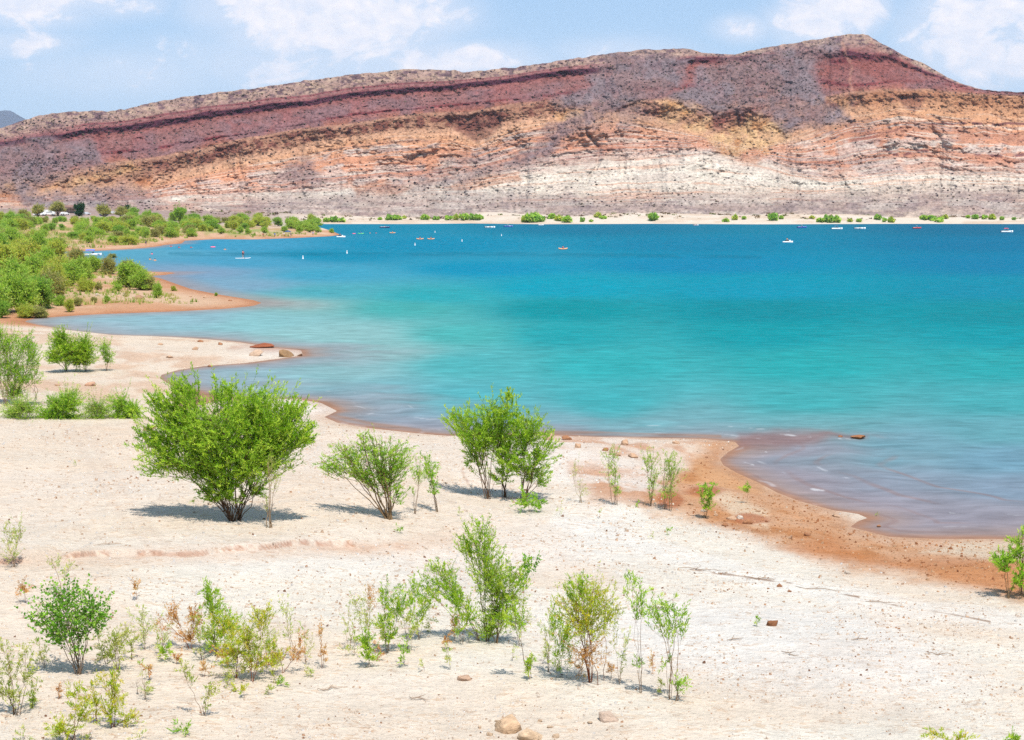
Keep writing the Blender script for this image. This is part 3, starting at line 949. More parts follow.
    lftg = sstep(PX, 330, 200) * sstep(Sw, 4.6, 5.4)
    blend((196, 140, 120), lftg * 0.5 * sstep(fbm(PX / 20, PY / 4, 4, 120), 0.42, 0.6))
    # bare faces
    blend((196, 120, 74), org * 0.85)
    blend((226, 184, 134), yel * 0.8 * (0.55 + 0.45 * sstep(fbm(PX / 8, PY / 8, 3, 139), .35, .55)))
    blend((196, 136, 86), yel * sstep(fbm(PX / 9, PY / 9, 4, 121), 0.52, 0.66) * 0.7)
    blend((204, 146, 104), sstep(PX, 845, 875) * sstep(Sw, 2.9, 3.15) * (1 - sstep(Sw, 3.9, 4.2)) * 0.6)
    redn = red * (0.35 + 0.65 * sstep(fbm(PX / 14, PY / 9, 4, 138), 0.36, 0.60))
    blend((150, 88, 80), redn * 0.85)
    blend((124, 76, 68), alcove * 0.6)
    # rubble
    tg = lin((136, 120, 122))[None, None] * (0.78 + 0.5 * fbm(PX / 10, PY / 8, 4, 122))[..., None] * np.array([1.0, 0.99, 1.0])
    wm = lin((150, 112, 104))[None, None] * np.ones(PY.shape + (1,))
    tgm = sstep(fbm(PX / 30, PY / 22, 3, 123), 0.45, 0.62)[..., None] * 0.5
    tg = tg * (1 - tgm) + wm * tgm
    tm = np.clip(talus, 0, 1)[..., None]
    col[:] = col * (1 - tm) + tg * tm
    # dark cliff beds stay visible through the dust
    cl = sstep(np.abs(Sw - 1.07), 0.15, 0.07) * sstep(PX, 55, 75) * (1 - sstep(PX, 590, 615)) * sstep(fbm(PX / 12, PY / 6, 3, 124), 0.28, 0.42)
    blend((86, 46, 60), cl * 0.9)
    pk = sstep(np.abs(PY - 57 - 0.02 * (PX - 850) + (fbm(PX / 9, PX * 0, 3, 125) - .5) * 5), 4.5, 1.5) * sstep(PX, 838, 848) * sstep(PX, 902, 892)
    blend((98, 44, 56), pk * 0.8 * sstep(fbm(PX / 6, PY / 5, 3, 126), 0.35, 0.5))
    pk = sstep(np.abs(PY - 62 + (fbm(PX / 9, PX * 0, 3, 127) - .5) * 4), 3.5, 1.5) * sstep(PX, 828, 832) * sstep(PX, 850, 846)
    blend((110, 50, 58), pk * 0.7)
    tr, _ = seg_dist(PX, PY, [(842, 42), (846, 54), (852, 66), (850, 80), (852, 92)], False)
    blend((190, 140, 120), sstep(tr + (fbm(PX / 4, PY / 4, 3, 141) - .5) * 4, 2.2, 0.4) * 0.5)
    spk = vnoise(PX / 1.5, PY / 1.2, 128)
    b5 = fbm(PX / 45, Sw * 46, 3, 135)
    zf = sstep(Sw, 2.9, 3.2) * (1 - sstep(Sw, 6.3, 6.8)) * (1 - talus)
    blend((138, 84, 72), zf * (1 - 0.75 * sstep(Sw, 4.95, 5.2)) * sstep(np.abs(b5 - 0.46), 0.030, 0.006) * brk * 0.65)
    blend((234, 218, 200), zf * sstep(b5, 0.60, 0.68) * 0.55 * sstep(Sw, 3.9, 4.2))
    blend((150, 104, 92), led * 0.30)
    rub = vnoise(PX / 1.25, PY / 1.0, 136) * .55 + vnoise(PX / 3.1, PY / 2.2, 137) * .45
    amp = 1 - 0.55 * sstep(Sw, 3.8, 4.2) * (1 - sstep(Sw, 6.2, 6.8)) * (1 - np.clip(talus, 0, 1))
    col *= (1 + amp * (0.72 * rub - 0.36))[..., None]
    dkb = sstep(rub, 0.34, 0.22) * (0.35 + 0.65 * np.clip(talus + top, 0, 1))
    blend((72, 62, 72), dkb * (0.30 + 0.34 * np.clip(talus + top, 0, 1)))
    streak = fbm(PX / 2.5 + PY / 40, PY / 16, 3, 129)
    col *= (0.90 + 0.16 * spk + 0.10 * streak)[..., None]
    col *= KM
    D = np.maximum(D, 940)
    a, b = px_ray(PX, PY)
    X = a * D; Y = D; Z = EYE + b * D
    # the back of the mountain
    bx = [X]; by = [Y]; bz = [Z]; bc = [col]
    for (dd, f_) in ((25, 0.985), (90, 0.86), (220, 0.55), (420, 0.2), (700, -0.02)):
        bx.insert(0, (X[0] * (Y[0] + dd) / Y[0])[None]); by.insert(0, (Y[0] + dd)[None])
        bz.insert(0, (Z[0] * f_ + (fbm(cx / 40, cx * 0 + dd, 3, 130) - .5) * 6 * (dd > 30))[None]); bc.insert(0, col[:1])
    X = np.concatenate(bx); Y = np.concatenate(by); Z = np.concatenate(bz); col = np.concatenate(bc)
    o = make_mesh('mountain', np.stack([X, Y, Z], -1).reshape(-1, 3), grid_faces(X.shape[0], nc)[:, ::-1], M_MOUNT, col.reshape(-1, 3), True)
    tag(o, kind='structure')
    return X[5:], Y[5:], Z[5:], S, talus


MX, MY, MZ, MS, MT = build_mountain()


def build_scrub():
    """dark desert scrub and boulders dotted over the slopes"""
    nr, nc = MX.shape
    n = 15000
    ri = RS.randint(2, nr - 25, n * 3); ci = RS.randint(60, nc - 60, n * 3)
    dens = 0.25 + 0.75 * sstep(fbm(ci / 60.0, ri / 30.0, 3, 140), 0.4, 0.6)
    s = MS[ri, ci]
    dens *= np.interp(s, [0, 1, 3, 4, 5.2, 6, 6.5, 7], [1, .6, .5, .2, .04, .22, .7, .7]) + 0.5 * MT[ri, ci]
    keep = RS.rand(len(ri)) < dens * 0.6
    ri, ci = ri[keep][:n], ci[keep][:n]
    n = len(ri)
    p = np.stack([MX[ri, ci], MY[ri, ci], MZ[ri, ci]], -1)
    oct_ = np.array([(1, 0, 0), (0, 1, 0), (-1, 0, 0), (0, -1, 0), (0, 0, 1), (0, 0, -.6), (.6, .6, .5), (-.6, .6, .45), (-.6, -.6, .5), (.6, -.6, .45)])
    fc = np.array([(0, 6, 4), (6, 1, 4), (1, 7, 4), (7, 2, 4), (2, 8, 4), (8, 3, 4), (3, 9, 4), (9, 0, 4), (0, 1, 6), (1, 2, 7), (2, 3, 8), (3, 0, 9), (1, 0, 5), (2, 1, 5), (3, 2, 5), (0, 3, 5)])
    sz = 0.3 + 0.8 * RS.rand(n) ** 2.6
    v = oct_[None] * sz[:, None, None] * np.array([1, 1, .8]) * (0.75 + 0.5 * RS.rand(n, len(oct_), 1)) + p[:, None, :]
    f = fc[None] + (np.arange(n) * len(oct_))[:, None, None]
    base = np.array([lin((96, 84, 84)), lin((118, 106, 84)), lin((84, 70, 80)), lin((128, 100, 92))]) * KM
    c = base[RS.randint(0, 4, n)] * (0.6 + 0.6 * RS.rand(n, 1))
    o = make_mesh('scrub', v.reshape(-1, 3), f.reshape(-1, 3), M_ROCK, np.repeat(c, len(oct_), 0))
    tag(o, 'dark scrub bushes and boulders dotted over the layered mountainside', 'scrub', kind='stuff')


build_scrub()


def build_far_hills():
    cx = np.linspace(-700, 1500, 500)
    prof = [(-700, 160), (-300, 130), (-100, 118), (-30, 114), (0, 111), (8, 110), (14, 112), (22, 118), (40, 126), (90, 140), (200, 160), (900, 180), (1500, 170)]
    top = curve_y(prof, cx) + (fbm(cx / 8, cx * 0, 4, 150) - .5) * 2
    nr = 60
    t = np.linspace(0, 1, nr)[:, None]
    PY = top[None] + (203 - top)[None] * t
    PX = np.repeat(cx[None], nr, 0)
    D = 14500 - 2500 * t + (fbm(PX / 14, PY / 30, 4, 151) - 0.5) * 1200 * (t * 2).clip(0, 1)
    a, b = px_ray(PX, PY)
    X, Y, Z = a * D, D + 0 * a, EYE + b * D
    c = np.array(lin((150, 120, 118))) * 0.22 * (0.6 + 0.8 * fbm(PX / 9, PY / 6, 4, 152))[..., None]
    c = c * np.array([0.5, 0.85, 1.5])  # blue of the distant air put into the hill colour
    # far side
    X = np.concatenate([(X[0] * 1.12)[None], X]); Y = np.concatenate([(Y[0] * 1.12)[None], Y]); Z = np.concatenate([(Z[0] * 0 - 5)[None], Z]); c = np.concatenate([c[:1], c])
    o = make_mesh('hills', np.stack([X, Y, Z], -1).reshape(-1, 3), grid_faces(nr + 1, len(cx))[:, ::-1], M_MOUNT, c.reshape(-1, 3), True)
    tag(o, kind='structure')


build_far_hills()


def build_haze():
    x0, x1, y0, y1, z0, z1 = -16000, 16000, -300, 20500, -6, 1050
    v = [(x0, y0, z0), (x1, y0, z0), (x1, y1, z0), (x0, y1, z0), (x0, y0, z1), (x1, y0, z1), (x1, y1, z1), (x0, y1, z1)]
    f = [(0, 3, 2, 1), (4, 5, 6, 7), (0, 1, 5, 4), (1, 2, 6, 5), (2, 3, 7, 6), (3, 0, 4, 7)]
    m = bpy.data.materials.new('haze')
    m.use_nodes = True
    t = m.node_tree
    t.nodes.clear()
    out = t.nodes.new('ShaderNodeOutputMaterial')
    pv = t.nodes.new('ShaderNodeVolumePrincipled')
    pv.inputs['Color'].default_value = (0.72, 0.84, 1.0, 1)
    pv.inputs['Density'].default_value = HAZE_DENSITY
    t.links.new(pv.outputs[0], out.inputs['Volume'])
    o = make_mesh('haze', np.array(v, float), np.array(f), m)
    tag(o, kind='stuff')


if HAZE_DENSITY > 0:
    build_haze()

# ------------------------------------------------------------------ small-shape builder
class MB:
    """collects boxes, tubes, lofts and lathes into one mesh"""
    def __init__(self):
        self.v = []; self.f4 = []; self.f3 = []; self.n = 0

    def add(self, verts, quads=(), tris=()):
        self.v.extend([tuple(p) for p in verts])
        self.f4.extend([tuple(i + self.n for i in q) for q in quads])
        self.f3.extend([tuple(i + self.n for i in q) for q in tris])
        self.n += len(verts)
        return self

    def box(self, c, s, taper=1.0, rz=0.0):
        x, y, z = s[0] / 2, s[1] / 2, s[2] / 2
        t = taper
        pts = [(-x, -y, -z), (x, -y, -z), (x, y, -z), (-x, y, -z), (-x * t, -y * t, z), (x * t, -y * t, z), (x * t, y * t, z), (-x * t, y * t, z)]
        ca, sa = math.cos(rz), math.sin(rz)
        pts = [(p[0] * ca - p[1] * sa + c[0], p[0] * sa + p[1] * ca + c[1], p[2] + c[2]) for p in pts]
        return self.add(pts, [(0, 3, 2, 1), (4, 5, 6, 7), (0, 1, 5, 4), (1, 2, 6, 5), (2, 3, 7, 6), (3, 0, 4, 7)])

    def tube(self, pts, rad, n=6):
        pts = [Vector(p) for p in pts]
        rr = rad if isinstance(rad, (list, tuple)) else [rad] * len(pts)
        vs = []
        for i, p in enumerate(pts):
            d = (pts[min(i + 1, len(pts) - 1)] - pts[max(i - 1, 0)]).normalized()
            a = d.cross(Vector((0.31, 0.2, 0.93))).normalized()
            if a.length < 0.1:
                a = Vector((1, 0, 0))
            b = d.cross(a)
            for k in range(n):
                t = 2 * math.pi * k / n
                vs.append(p + (a * math.cos(t) + b * math.sin(t)) * rr[i])
        q = []
        for i in range(len(pts) - 1):
            for k in range(n):
                q.append((i * n + k, i * n + (k + 1) % n, (i + 1) * n + (k + 1) % n, (i + 1) * n + k))
        vs += [pts[0], pts[-1]]
        m = len(pts) * n
        t = [(m, (k + 1) % n, k) for k in range(n)] + [(m + 1, m - n + k, m - n + (k + 1) % n) for k in range(n)]
        return self.add(vs, q, t)

    def lathe(self, prof, n=14, c=(0, 0, 0)):
        vs = [(c[0] + r * math.cos(2 * math.pi * k / n), c[1] + r * math.sin(2 * math.pi * k / n), c[2] + z) for r, z in prof for k in range(n)]
        q = [(i * n + k, i * n + (k + 1) % n, (i + 1) * n + (k + 1) % n, (i + 1) * n + k) for i in range(len(prof) - 1) for k in range(n)]
        return self.add(vs, q)

    def loft(self, secs, cap=True):
        n = len(secs[0])
        vs = [p for s_ in secs for p in s_]
        q = [(i * n + k, i * n + (k + 1) % n, (i + 1) * n + (k + 1) % n, (i + 1) * n + k) for i in range(len(secs) - 1) for k in range(n)]
        self.add(vs, q)
        if cap:
            for s_ in (secs[0], secs[-1]):
                c = [sum(p[j] for p in s_) / n for j in range(3)]
                self.add(list(s_) + [c], (), [(k, (k + 1) % n, n) for k in range(n)])
        return self

    def build(self, name, mat, parent=None, smooth=False):
        return make_mesh(name, np.array(self.v), [np.array(f) for f in (self.f4, self.f3) if f], mat, None, smooth, parent)


# ------------------------------------------------------------------ plants
LEAF_K = 0.95


def L3(*cs):
    return [lin(c) * LEAF_K for c in cs]


STYLES = {
    'willow': dict(cols=L3((140, 186, 50), (172, 208, 68), (120, 168, 44), (196, 220, 96)), L=.125, W=.028, n=34, bark=(122, 96, 74), up=.45, dens=82, spread=.7),
    'bright': dict(cols=L3((140, 190, 56), (170, 208, 74), (120, 176, 50), (190, 216, 96)), L=.105, W=.024, n=24, bark=(150, 124, 92), up=.45, dens=62, spread=.7),
    'sapling': dict(cols=L3((150, 194, 66), (176, 208, 92), (128, 178, 62), (196, 216, 120)), L=.09, W=.020, n=16, bark=(170, 142, 112), up=.5, dens=60, spread=.8),
    'pale': dict(cols=L3((178, 200, 112), (196, 208, 132), (160, 188, 92), (206, 204, 140)), L=.075, W=.015, n=12, bark=(188, 160, 126), up=.6, dens=46, spread=.8),
    'fore': dict(cols=L3((146, 190, 48), (176, 206, 68), (124, 172, 44), (198, 216, 88)), L=.07, W=.017, n=24, bark=(150, 128, 100), up=.5, dens=105, spread=.75),
    'yellow': dict(cols=L3((176, 200, 52), (198, 208, 70), (152, 186, 52), (210, 196, 78)), L=.06, W=.014, n=24, bark=(150, 84, 46), up=.5, dens=115, spread=.75),
    'olive': dict(cols=L3((164, 184, 76), (188, 200, 96), (140, 170, 70), (202, 202, 112)), L=.06, W=.014, n=18, bark=(140, 110, 84), up=.5, dens=80, spread=.8),
    'broad': dict(cols=L3((104, 164, 52), (136, 186, 66), (88, 146, 48), (162, 200, 90)), L=.058, W=.044, n=10, bark=(152, 128, 106), up=.2, dens=100, spread=.9),
    'dry': dict(cols=L3((208, 158, 104), (220, 178, 128), (188, 138, 92), (206, 184, 124)), L=.05, W=.014, n=22, bark=(166, 100, 62), up=.6, dens=85, spread=.8),
    'bare': dict(cols=L3((168, 130, 96), (150, 112, 84)), L=.03, W=.007, n=3, bark=(140, 112, 88), up=.5, dens=60, spread=.9),
}


def tube_arrays(P, Rr, n):
    """P (m,k,3) curves, Rr (m,k) radii -> vertices and quads of n-sided tubes"""
    m, k, _ = P.shape
    T = np.gradient(P, axis=1)
    T /= np.linalg.norm(T, axis=2, keepdims=True) + 1e-9
    A = np.cross(T, np.array([0.31, 0.2, 0.93])); A /= np.linalg.norm(A, axis=2, keepdims=True) + 1e-9
    B = np.cross(T, A)
    th = np.arange(n) * 2 * math.pi / n
    V = P[:, :, None] + Rr[:, :, None, None] * (A[:, :, None] * np.cos(th)[None, None, :, None] + B[:, :, None] * np.sin(th)[None, None, :, None])
    idx = np.arange(m * k * n).reshape(m, k, n)
    q = np.stack([idx[:, :-1], np.roll(idx, -1, 2)[:, :-1], np.roll(idx, -1, 2)[:, 1:], idx[:, 1:]], -1).reshape(-1, 4)
    return V.reshape(-1, 3), q


def grow(name, blobs, bases, st, seed, parent, crown_name='crown', stem_name='stems', leaf_scale=1.0, dens=1.0, limb_r=0.03, puff=1.22):
    """blobs: (x, y, z, rx, ry, rz, weight, style) in metres from the root"""
    rs = np.random.RandomState(seed)
    limbP, limbR, twP, twR = [], [], [], []
    LV, LC = [], []
    bases = np.asarray(bases, float)
    for (bx, by, bz, rx, ry, rz, wt, sname) in blobs:
        S = STYLES[sname or st]
        c = np.array([bx, by, bz]); r = np.array([rx, ry, rz])
        nl = int(np.clip(round(1 + 1.6 * max(rx, ry)), 1, 4))
        lp = []
        for j in range(nl):
            b0 = bases[np.argmin(np.abs(bases[:, 0] - bx) + rs.rand(len(bases)) * 0.55)] + np.array([rs.normal() * limb_r * 1.6, rs.normal() * limb_r * 1.6, 0])
            tgt = c + rs.uniform(-.45, .45, 3) * r + np.array([0, 0, 0.25 * rz])
            mid = b0 + (tgt - b0) * np.array([.40, .40, .52]) + rs.normal(size=3) * 0.05 * np.linalg.norm(tgt - b0)
            t = np.linspace(0, 1, 9)[:, None]
            P = (1 - t) ** 2 * b0 + 2 * t * (1 - t) * mid + t * t * tgt
            P[1:-1] += rs.normal(size=(7, 3)) * 0.012 * np.linalg.norm(tgt - b0)
            P[0, 2] -= 0.06 + limb_r
            lp.append(P)
            limbP.append(P); limbR.append(np.linspace(limb_r * .72, limb_r * 0.2, 9) * rs.uniform(.6, 1.15))
        area = math.pi * rx * rz
        nt = max(3, int(area * S['dens'] * dens * wt))
        dirs = rs.normal(size=(nt, 3)); dirs /= np.linalg.norm(dirs, axis=1, keepdims=True)
        rad = rs.rand(nt) ** 0.42
        lump = 0.92 + 0.22 * np.sin(dirs[:, 0] * 5 + seed) * np.sin(dirs[:, 2] * 4 + seed * 2)
        end = c + dirs * (rad * lump * puff)[:, None] * r
        spray = rs.rand(nt) < 0.14
        end[spray] += np.abs(end[spray] - c) * np.array([0, 0, .35]) + (end[spray] - c) * rs.uniform(.12, .38, (spray.sum(), 1)) + np.array([0, 0, .10]) * rz
        li = rs.randint(0, nl, nt); u = rs.randint(4, 9, nt)
        start = np.array(lp)[li, u]
        far = end - start
        fl = np.linalg.norm(far, axis=1, keepdims=True)
        mx = 1.5 * max(rx, rz)
        start = np.where(fl > mx, end - far / fl * mx, start)
        t = np.linspace(0, 1, 4)[None, :, None]
        ctrl = (start + end) / 2 + np.array([0, 0, -1.0]) * 0.12 * np.linalg.norm(end - start, axis=1, keepdims=True) + rs.normal(size=(nt, 3)) * 0.05 * mx
        P = (1 - t) ** 2 * start[:, None] + 2 * t * (1 - t) * ctrl[:, None] + t * t * end[:, None]
        keep = rs.rand(nt) < 0.75
        twP.append(P[keep]); twR.append(np.tile(np.linspace(limb_r * .26, limb_r * .07, 4)[None], (keep.sum(), 1)))
        n = S['n']
        uu = 0.15 + 0.88 * rs.rand(nt, n) ** 0.75
        ut = uu[..., None]
        pos = (1 - ut) ** 2 * start[:, None] + 2 * ut * (1 - ut) * ctrl[:, None] + ut ** 2 * end[:, None]
        tv = end - start; tv /= np.linalg.norm(tv, axis=1, keepdims=True) + 1e-9
        d = tv[:, None] * 0.75 + rs.normal(size=(nt, n, 3)) * S['spread'] * 0.75 + np.array([0, 0, S['up']])
        d /= np.linalg.norm(d, axis=2, keepdims=True)
        side = np.cross(d, rs.normal(size=(nt, n, 3))); side /= np.linalg.norm(side, axis=2, keepdims=True) + 1e-9
        Ls = S['L'] * leaf_scale * rs.uniform(.6, 1.3, (nt, n, 1)); Ws = S['W'] * leaf_scale * rs.uniform(.7, 1.3, (nt, n, 1))
        pos = pos + rs.normal(size=pos.shape) * 0.012 * leaf_scale
        nrm = np.cross(d, side)
        a = pos; b = pos + d * Ls * .5 + side * Ws * .5 + nrm * Ls * .07; cc = pos + d * Ls; dd = pos + d * Ls * .5 - side * Ws * .5 + nrm * Ls * .07
        LV.append(np.stack([a, b, cc, dd], 2).reshape(-1, 3))
        cols = np.array(S['cols'])
        ci = rs.randint(0, len(cols), nt)
        base = cols[ci][:, None] * 0.6 + cols[rs.randint(0, len(cols), (nt, n))] * 0.4
        base = base * (0.78 + 0.44 * rs.rand(nt, n, 1))
        tip = sstep(uu, .6, 1.0)[..., None] * 0.25
        base = base * (1 + tip * np.array([0.8, 0.5, 0.1]))
        LC.append(np.repeat(base.reshape(-1, 3), 4, 0))
    LV = np.concatenate(LV); LC = np.concatenate(LC)
    crown = make_mesh(crown_name, LV, np.arange(len(LV)).reshape(-1, 4), M_LEAF, LC, False, parent)
    v1, q1 = tube_arrays(np.array(limbP), np.array(limbR), 5)
    v2, q2 = tube_arrays(np.concatenate(twP), np.concatenate(twR), 3)
    bc = lin(STYLES[st]['bark']) * 0.62
    v = np.concatenate([v1, v2]); q = np.concatenate([q1, q2 + len(v1)])
    cb = np.ones((len(v), 3)) * bc * (0.75 + 0.5 * vnoise(v[:, 2] * 9, v[:, 0] * 13, seed))[:, None]
    stem = make_mesh(stem_name, v, q, M_BARK, cb, True, parent)
    return crown, stem


FORE_D = 1.45


def plant(name, label, cat, base, blobs, st, seed, bases=None, group=None, dens=1.0, limb=0.022, push=0.0, leaf=1.0, depth=0.85):
    P = hit(*base)
    if base[1] > 560:
        dens *= FORE_D
        leaf *= 1.10
    if push:
        P = Vector((P.x * (1 + push / P.y), P.y + push, 0))
        P.z = ground_at(P.x, P.y)
    sc = P.y / F
    root = empty(name, P)
    tag(root, label, cat, group)
    rs = np.random.RandomState(seed + 500)
    bpx, bpy_ = to_px(P.x, P.y, P.z)
    bl = []
    for q in blobs:
        x, y, rx, ry = q[:4]
        wt = q[4] if len(q) > 4 else 1.0
        sn = q[5] if len(q) > 5 else None
        bl.append(((x - bpx) * sc, rs.uniform(-.5, .5) * rx * sc * depth, (bpy_ - y) * sc * 1.02, rx * sc, max(rx, ry) * sc * depth, ry * sc, wt, sn))
    bs = [(0, 0, 0)] if not bases else []
    for (bx, by) in (bases or []):
        h_ = hit(bx, by)
        bs.append((h_.x - P.x, h_.y - P.y, h_.z - P.z))
    grow(name, bl, bs, st, seed, root, leaf_scale=leaf, dens=dens, limb_r=limb, puff=1.5 if base[1] > 560 and st not in ('dry', 'bare') else 1.25)
    return root


# --- the three large shrubs on the beach
plant('willow_shrub', 'largest bushy green willow, vase shaped, on the pale beach', 'shrub', (235, 521),
      [(160, 450, 24, 22), (172, 412, 28, 26), (186, 386, 15, 16), (218, 424, 40, 34), (250, 402, 38, 24), (286, 418, 32, 24), (307, 432, 16, 16), (244, 456, 42, 26), (196, 466, 24, 18), (278, 452, 26, 22), (226, 482, 22, 20), (148, 432, 13, 13), (300, 404, 15, 9), (190, 440, 34, 30, .7), (262, 430, 40, 30, .7), (206, 492, 14, 12, .6), (255, 488, 16, 12, .6), (160, 398, 14, 12, .7), (225, 386, 16, 10, .7)],
      'willow', 1, bases=[(232, 521), (239, 520)], limb=.021, dens=.84)
plant('sapling', 'slender pale stemmed sapling standing just right of the largest willow', 'sapling', (270, 528),
      [(271, 455, 7, 14), (274, 478, 11, 12), (266, 500, 8, 9)], 'pale', 2, limb=.024, dens=.8)
plant('willow_shrub', 'spreading yellow green willow with a leaning trunk, right of the largest willow', 'shrub', (389, 519),
      [(346, 456, 24, 16), (372, 446, 26, 14), (400, 457, 22, 16), (386, 476, 24, 16), (330, 465, 13, 9), (360, 474, 18, 10), (366, 434, 10, 5), (402, 492, 10, 10, .6)], 'bright', 3, limb=.036)
plant('sapling', 'thin sapling rising at the right edge of the leaning yellow green willow', 'sapling', (437, 512),
      [(428, 468, 11, 14), (434, 486, 7, 12, .7)], 'bright', 4, limb=.018)
plant('sapling', 'slight bare stemmed sapling between the leaning willow and its right hand sapling', 'sapling', (415, 514),
      [(417, 470, 9, 14), (414, 490, 5, 8, .4)], 'sapling', 5, limb=.016)
plant('willow_tree', 'open green willow tree with several bare trunks, nearest the middle of the shoreline', 'tree', (523, 499),
      [(456, 416, 19, 12), (472, 432, 20, 14), (500, 408, 22, 15), (526, 424, 22, 20), (502, 438, 26, 16), (508, 394, 9, 7), (541, 452, 18, 13, .7), (532, 470, 17, 12, .7), (474, 454, 14, 14, .8), (512, 455, 24, 14, .8), (550, 442, 10, 8, .6), (486, 422, 20, 16, .9), (500, 472, 18, 10, .5), (545, 478, 10, 12, .5)],
      'willow', 6, bases=[(524, 501), (488, 499), (505, 497)], limb=.024, dens=.74)
plant('shrub', 'low grassy bright green shrub at the foot of the open willow tree', 'shrub', (530, 512), [(524, 499, 15, 10), (540, 503, 10, 9)], 'bright', 7, limb=.012)
plant('sapling', 'pale sparse sapling standing right of the open willow tree', 'sapling', (581, 503), [(576, 470, 8, 13, .7), (582, 490, 9, 9)], 'pale', 8, limb=.013)
plant('sapling', 'single upright light green sapling between the open willow and the paired saplings', 'sapling', (616, 505), [(611, 454, 10, 10), (613, 472, 9, 14), (618, 489, 6, 8)], 'sapling', 9, limb=.018)
plant('sapling', 'left one of two close saplings on the red earth', 'sapling', (651, 506), [(648, 459, 9, 14), (652, 478, 8, 14), (650, 494, 6, 6, .6)], 'sapling', 10, limb=.02)
plant('sapling', 'right one, broader, of two close saplings on the red earth', 'sapling', (667, 510), [(668, 456, 13, 9), (674, 470, 13, 11), (668, 488, 9, 12)], 'sapling', 11, bases=[(664, 509), (670, 511)], limb=.018)
plant('sapling', 'short bright sapling above the rubble of the orange strand', 'sapling', (706, 518), [(706, 488, 11, 11), (707, 503, 8, 9)], 'bright', 12, limb=.014)
plant('sapling', 'tiny sapling on the orange strand close to the water', 'sapling', (746, 503), [(746, 487, 6, 6)], 'bright', 13, limb=.012)
plant('willow_shrub', 'bright green shrub at the right picture edge where orange strand meets pale beach', 'shrub', (1010, 597),
      [(1004, 556, 13, 14), (1020, 550, 11, 14), (1019, 575, 10, 12), (1022, 529, 4, 8), (1040, 560, 16, 20)], 'bright', 14, bases=[(1008, 598), (1021, 594), (1036, 594)], limb=.022)
plant('weed', 'lone sparse weed standing in the shallow water', 'weed', (877, 516), [(877, 511, 3, 5)], 'pale', 15, limb=.008)
plant('sapling', 'pale yellow green bush at the left edge above the red scarp', 'shrub', (13, 567), [(9, 530, 11, 10), (19, 536, 10, 12), (10, 550, 11, 9)], 'pale', 16, limb=.014, dens=1.3)

# --- the thicket of young plants in front
plant('sapling', 'pale sparse sapling showing behind the broad leaved cottonwood', 'sapling', (62, 592), [(55, 562, 9, 7), (70, 566, 9, 8)], 'pale', 17, limb=.012, dens=1.2)
plant('dry_shrub', 'small dry brown shrub near the left edge', 'dry shrub', (25, 603), [(24, 588, 8, 12)], 'dry', 18, limb=.009)
plant('dry_shrub', 'lone dry twig above the front thicket, right of the cottonwood', 'dry shrub', (137, 600), [(137, 586, 4, 12)], 'dry', 19, limb=.007)
plant('cottonwood', 'young cottonwood with dark round leaves at front left', 'tree', (79, 674),
      [(64, 590, 26, 14), (91, 601, 20, 18), (48, 610, 19, 12), (75, 618, 26, 14), (54, 632, 14, 9), (106, 612, 10, 14), (82, 643, 10, 12, .6)], 'broad', 20, limb=.017, dens=1.1)
plant('shrub', 'olive green feathery shrub just right of the young cottonwood', 'shrub', (119, 672), [(121, 636, 12, 14), (116, 652, 14, 14), (100, 652, 10, 12)], 'olive', 21, limb=.011)
plant('shrub', 'olive yellow shrub at the left edge below the cottonwood', 'shrub', (17, 715), [(7, 642, 9, 10), (26, 648, 10, 9), (9, 664, 13, 12), (14, 692, 15, 13), (30, 670, 9, 10), (-6, 690, 10, 12)], 'olive', 22, limb=.013)
plant('shrub', 'yellow green shrub at the very bottom left', 'shrub', (76, 742), [(80, 690, 9, 13), (66, 724, 17, 10), (86, 708, 11, 12), (52, 728, 9, 7)], 'yellow', 23, limb=.012)
plant('shrub', 'upright yellow green shrub between the bottom left shrub and the dry bushes', 'shrub', (113, 727), [(110, 672, 14, 8), (118, 690, 10, 12), (113, 708, 11, 12), (130, 718, 12, 8)], 'yellow', 24, limb=.012)
plant('sapling', 'sparse thin sapling in front of the yellow green clump, feathery tops', 'sapling', (204, 716), [(186, 668, 9, 11), (212, 690, 11, 9), (200, 706, 8, 7, .5)], 'olive', 25, limb=.011)
plant('weed', 'low green weed at the bottom, left of the sparse thin sapling', 'weed', (184, 733), [(184, 724, 12, 6)], 'sapling', 26, limb=.007)
plant('sapling', 'small pale green bush left of the rusty dry bushes', 'shrub', (144, 650), [(140, 614, 9, 10), (146, 634, 9, 14)], 'pale', 27, limb=.01, dens=1.4)
plant('dry_shrub', 'largest rusty brown dry bush in the front left thicket', 'dry shrub', (191, 649), [(172, 612, 8, 14), (196, 612, 11, 14), (188, 634, 14, 10), (158, 620, 5, 12, .6)], 'dry', 28, limb=.011, dens=1.3)
plant('shrub', 'tall green shrub rising behind the yellow green clump', 'shrub', (216, 656), [(209, 588, 7, 12), (215, 606, 13, 14), (226, 622, 14, 14), (212, 638, 12, 12)], 'fore', 29, limb=.013)
plant('shrub', 'yellow green clump with rusty lower stems, centre of the left thicket', 'shrub', (247, 680), [(263, 612, 13, 13), (250, 634, 16, 16), (234, 652, 18, 12), (258, 660, 13, 13), (220, 652, 12, 10, .8, 'dry'), (238, 668, 22, 8, .7, 'olive')], 'yellow', 30, bases=[(236, 678), (252, 682), (225, 668)], limb=.011)
plant('sapling', 'thin pale sapling leaning behind the fallen dry twigs', 'sapling', (293, 660), [(287, 602, 8, 12), (291, 626, 7, 12)], 'pale', 31, limb=.01)
plant('dry_shrub', 'tangle of fallen dry brown twigs right of the yellow green clump', 'dry shrub', (282, 673), [(272, 656, 14, 7), (296, 652, 12, 10)], 'dry', 32, limb=.011)
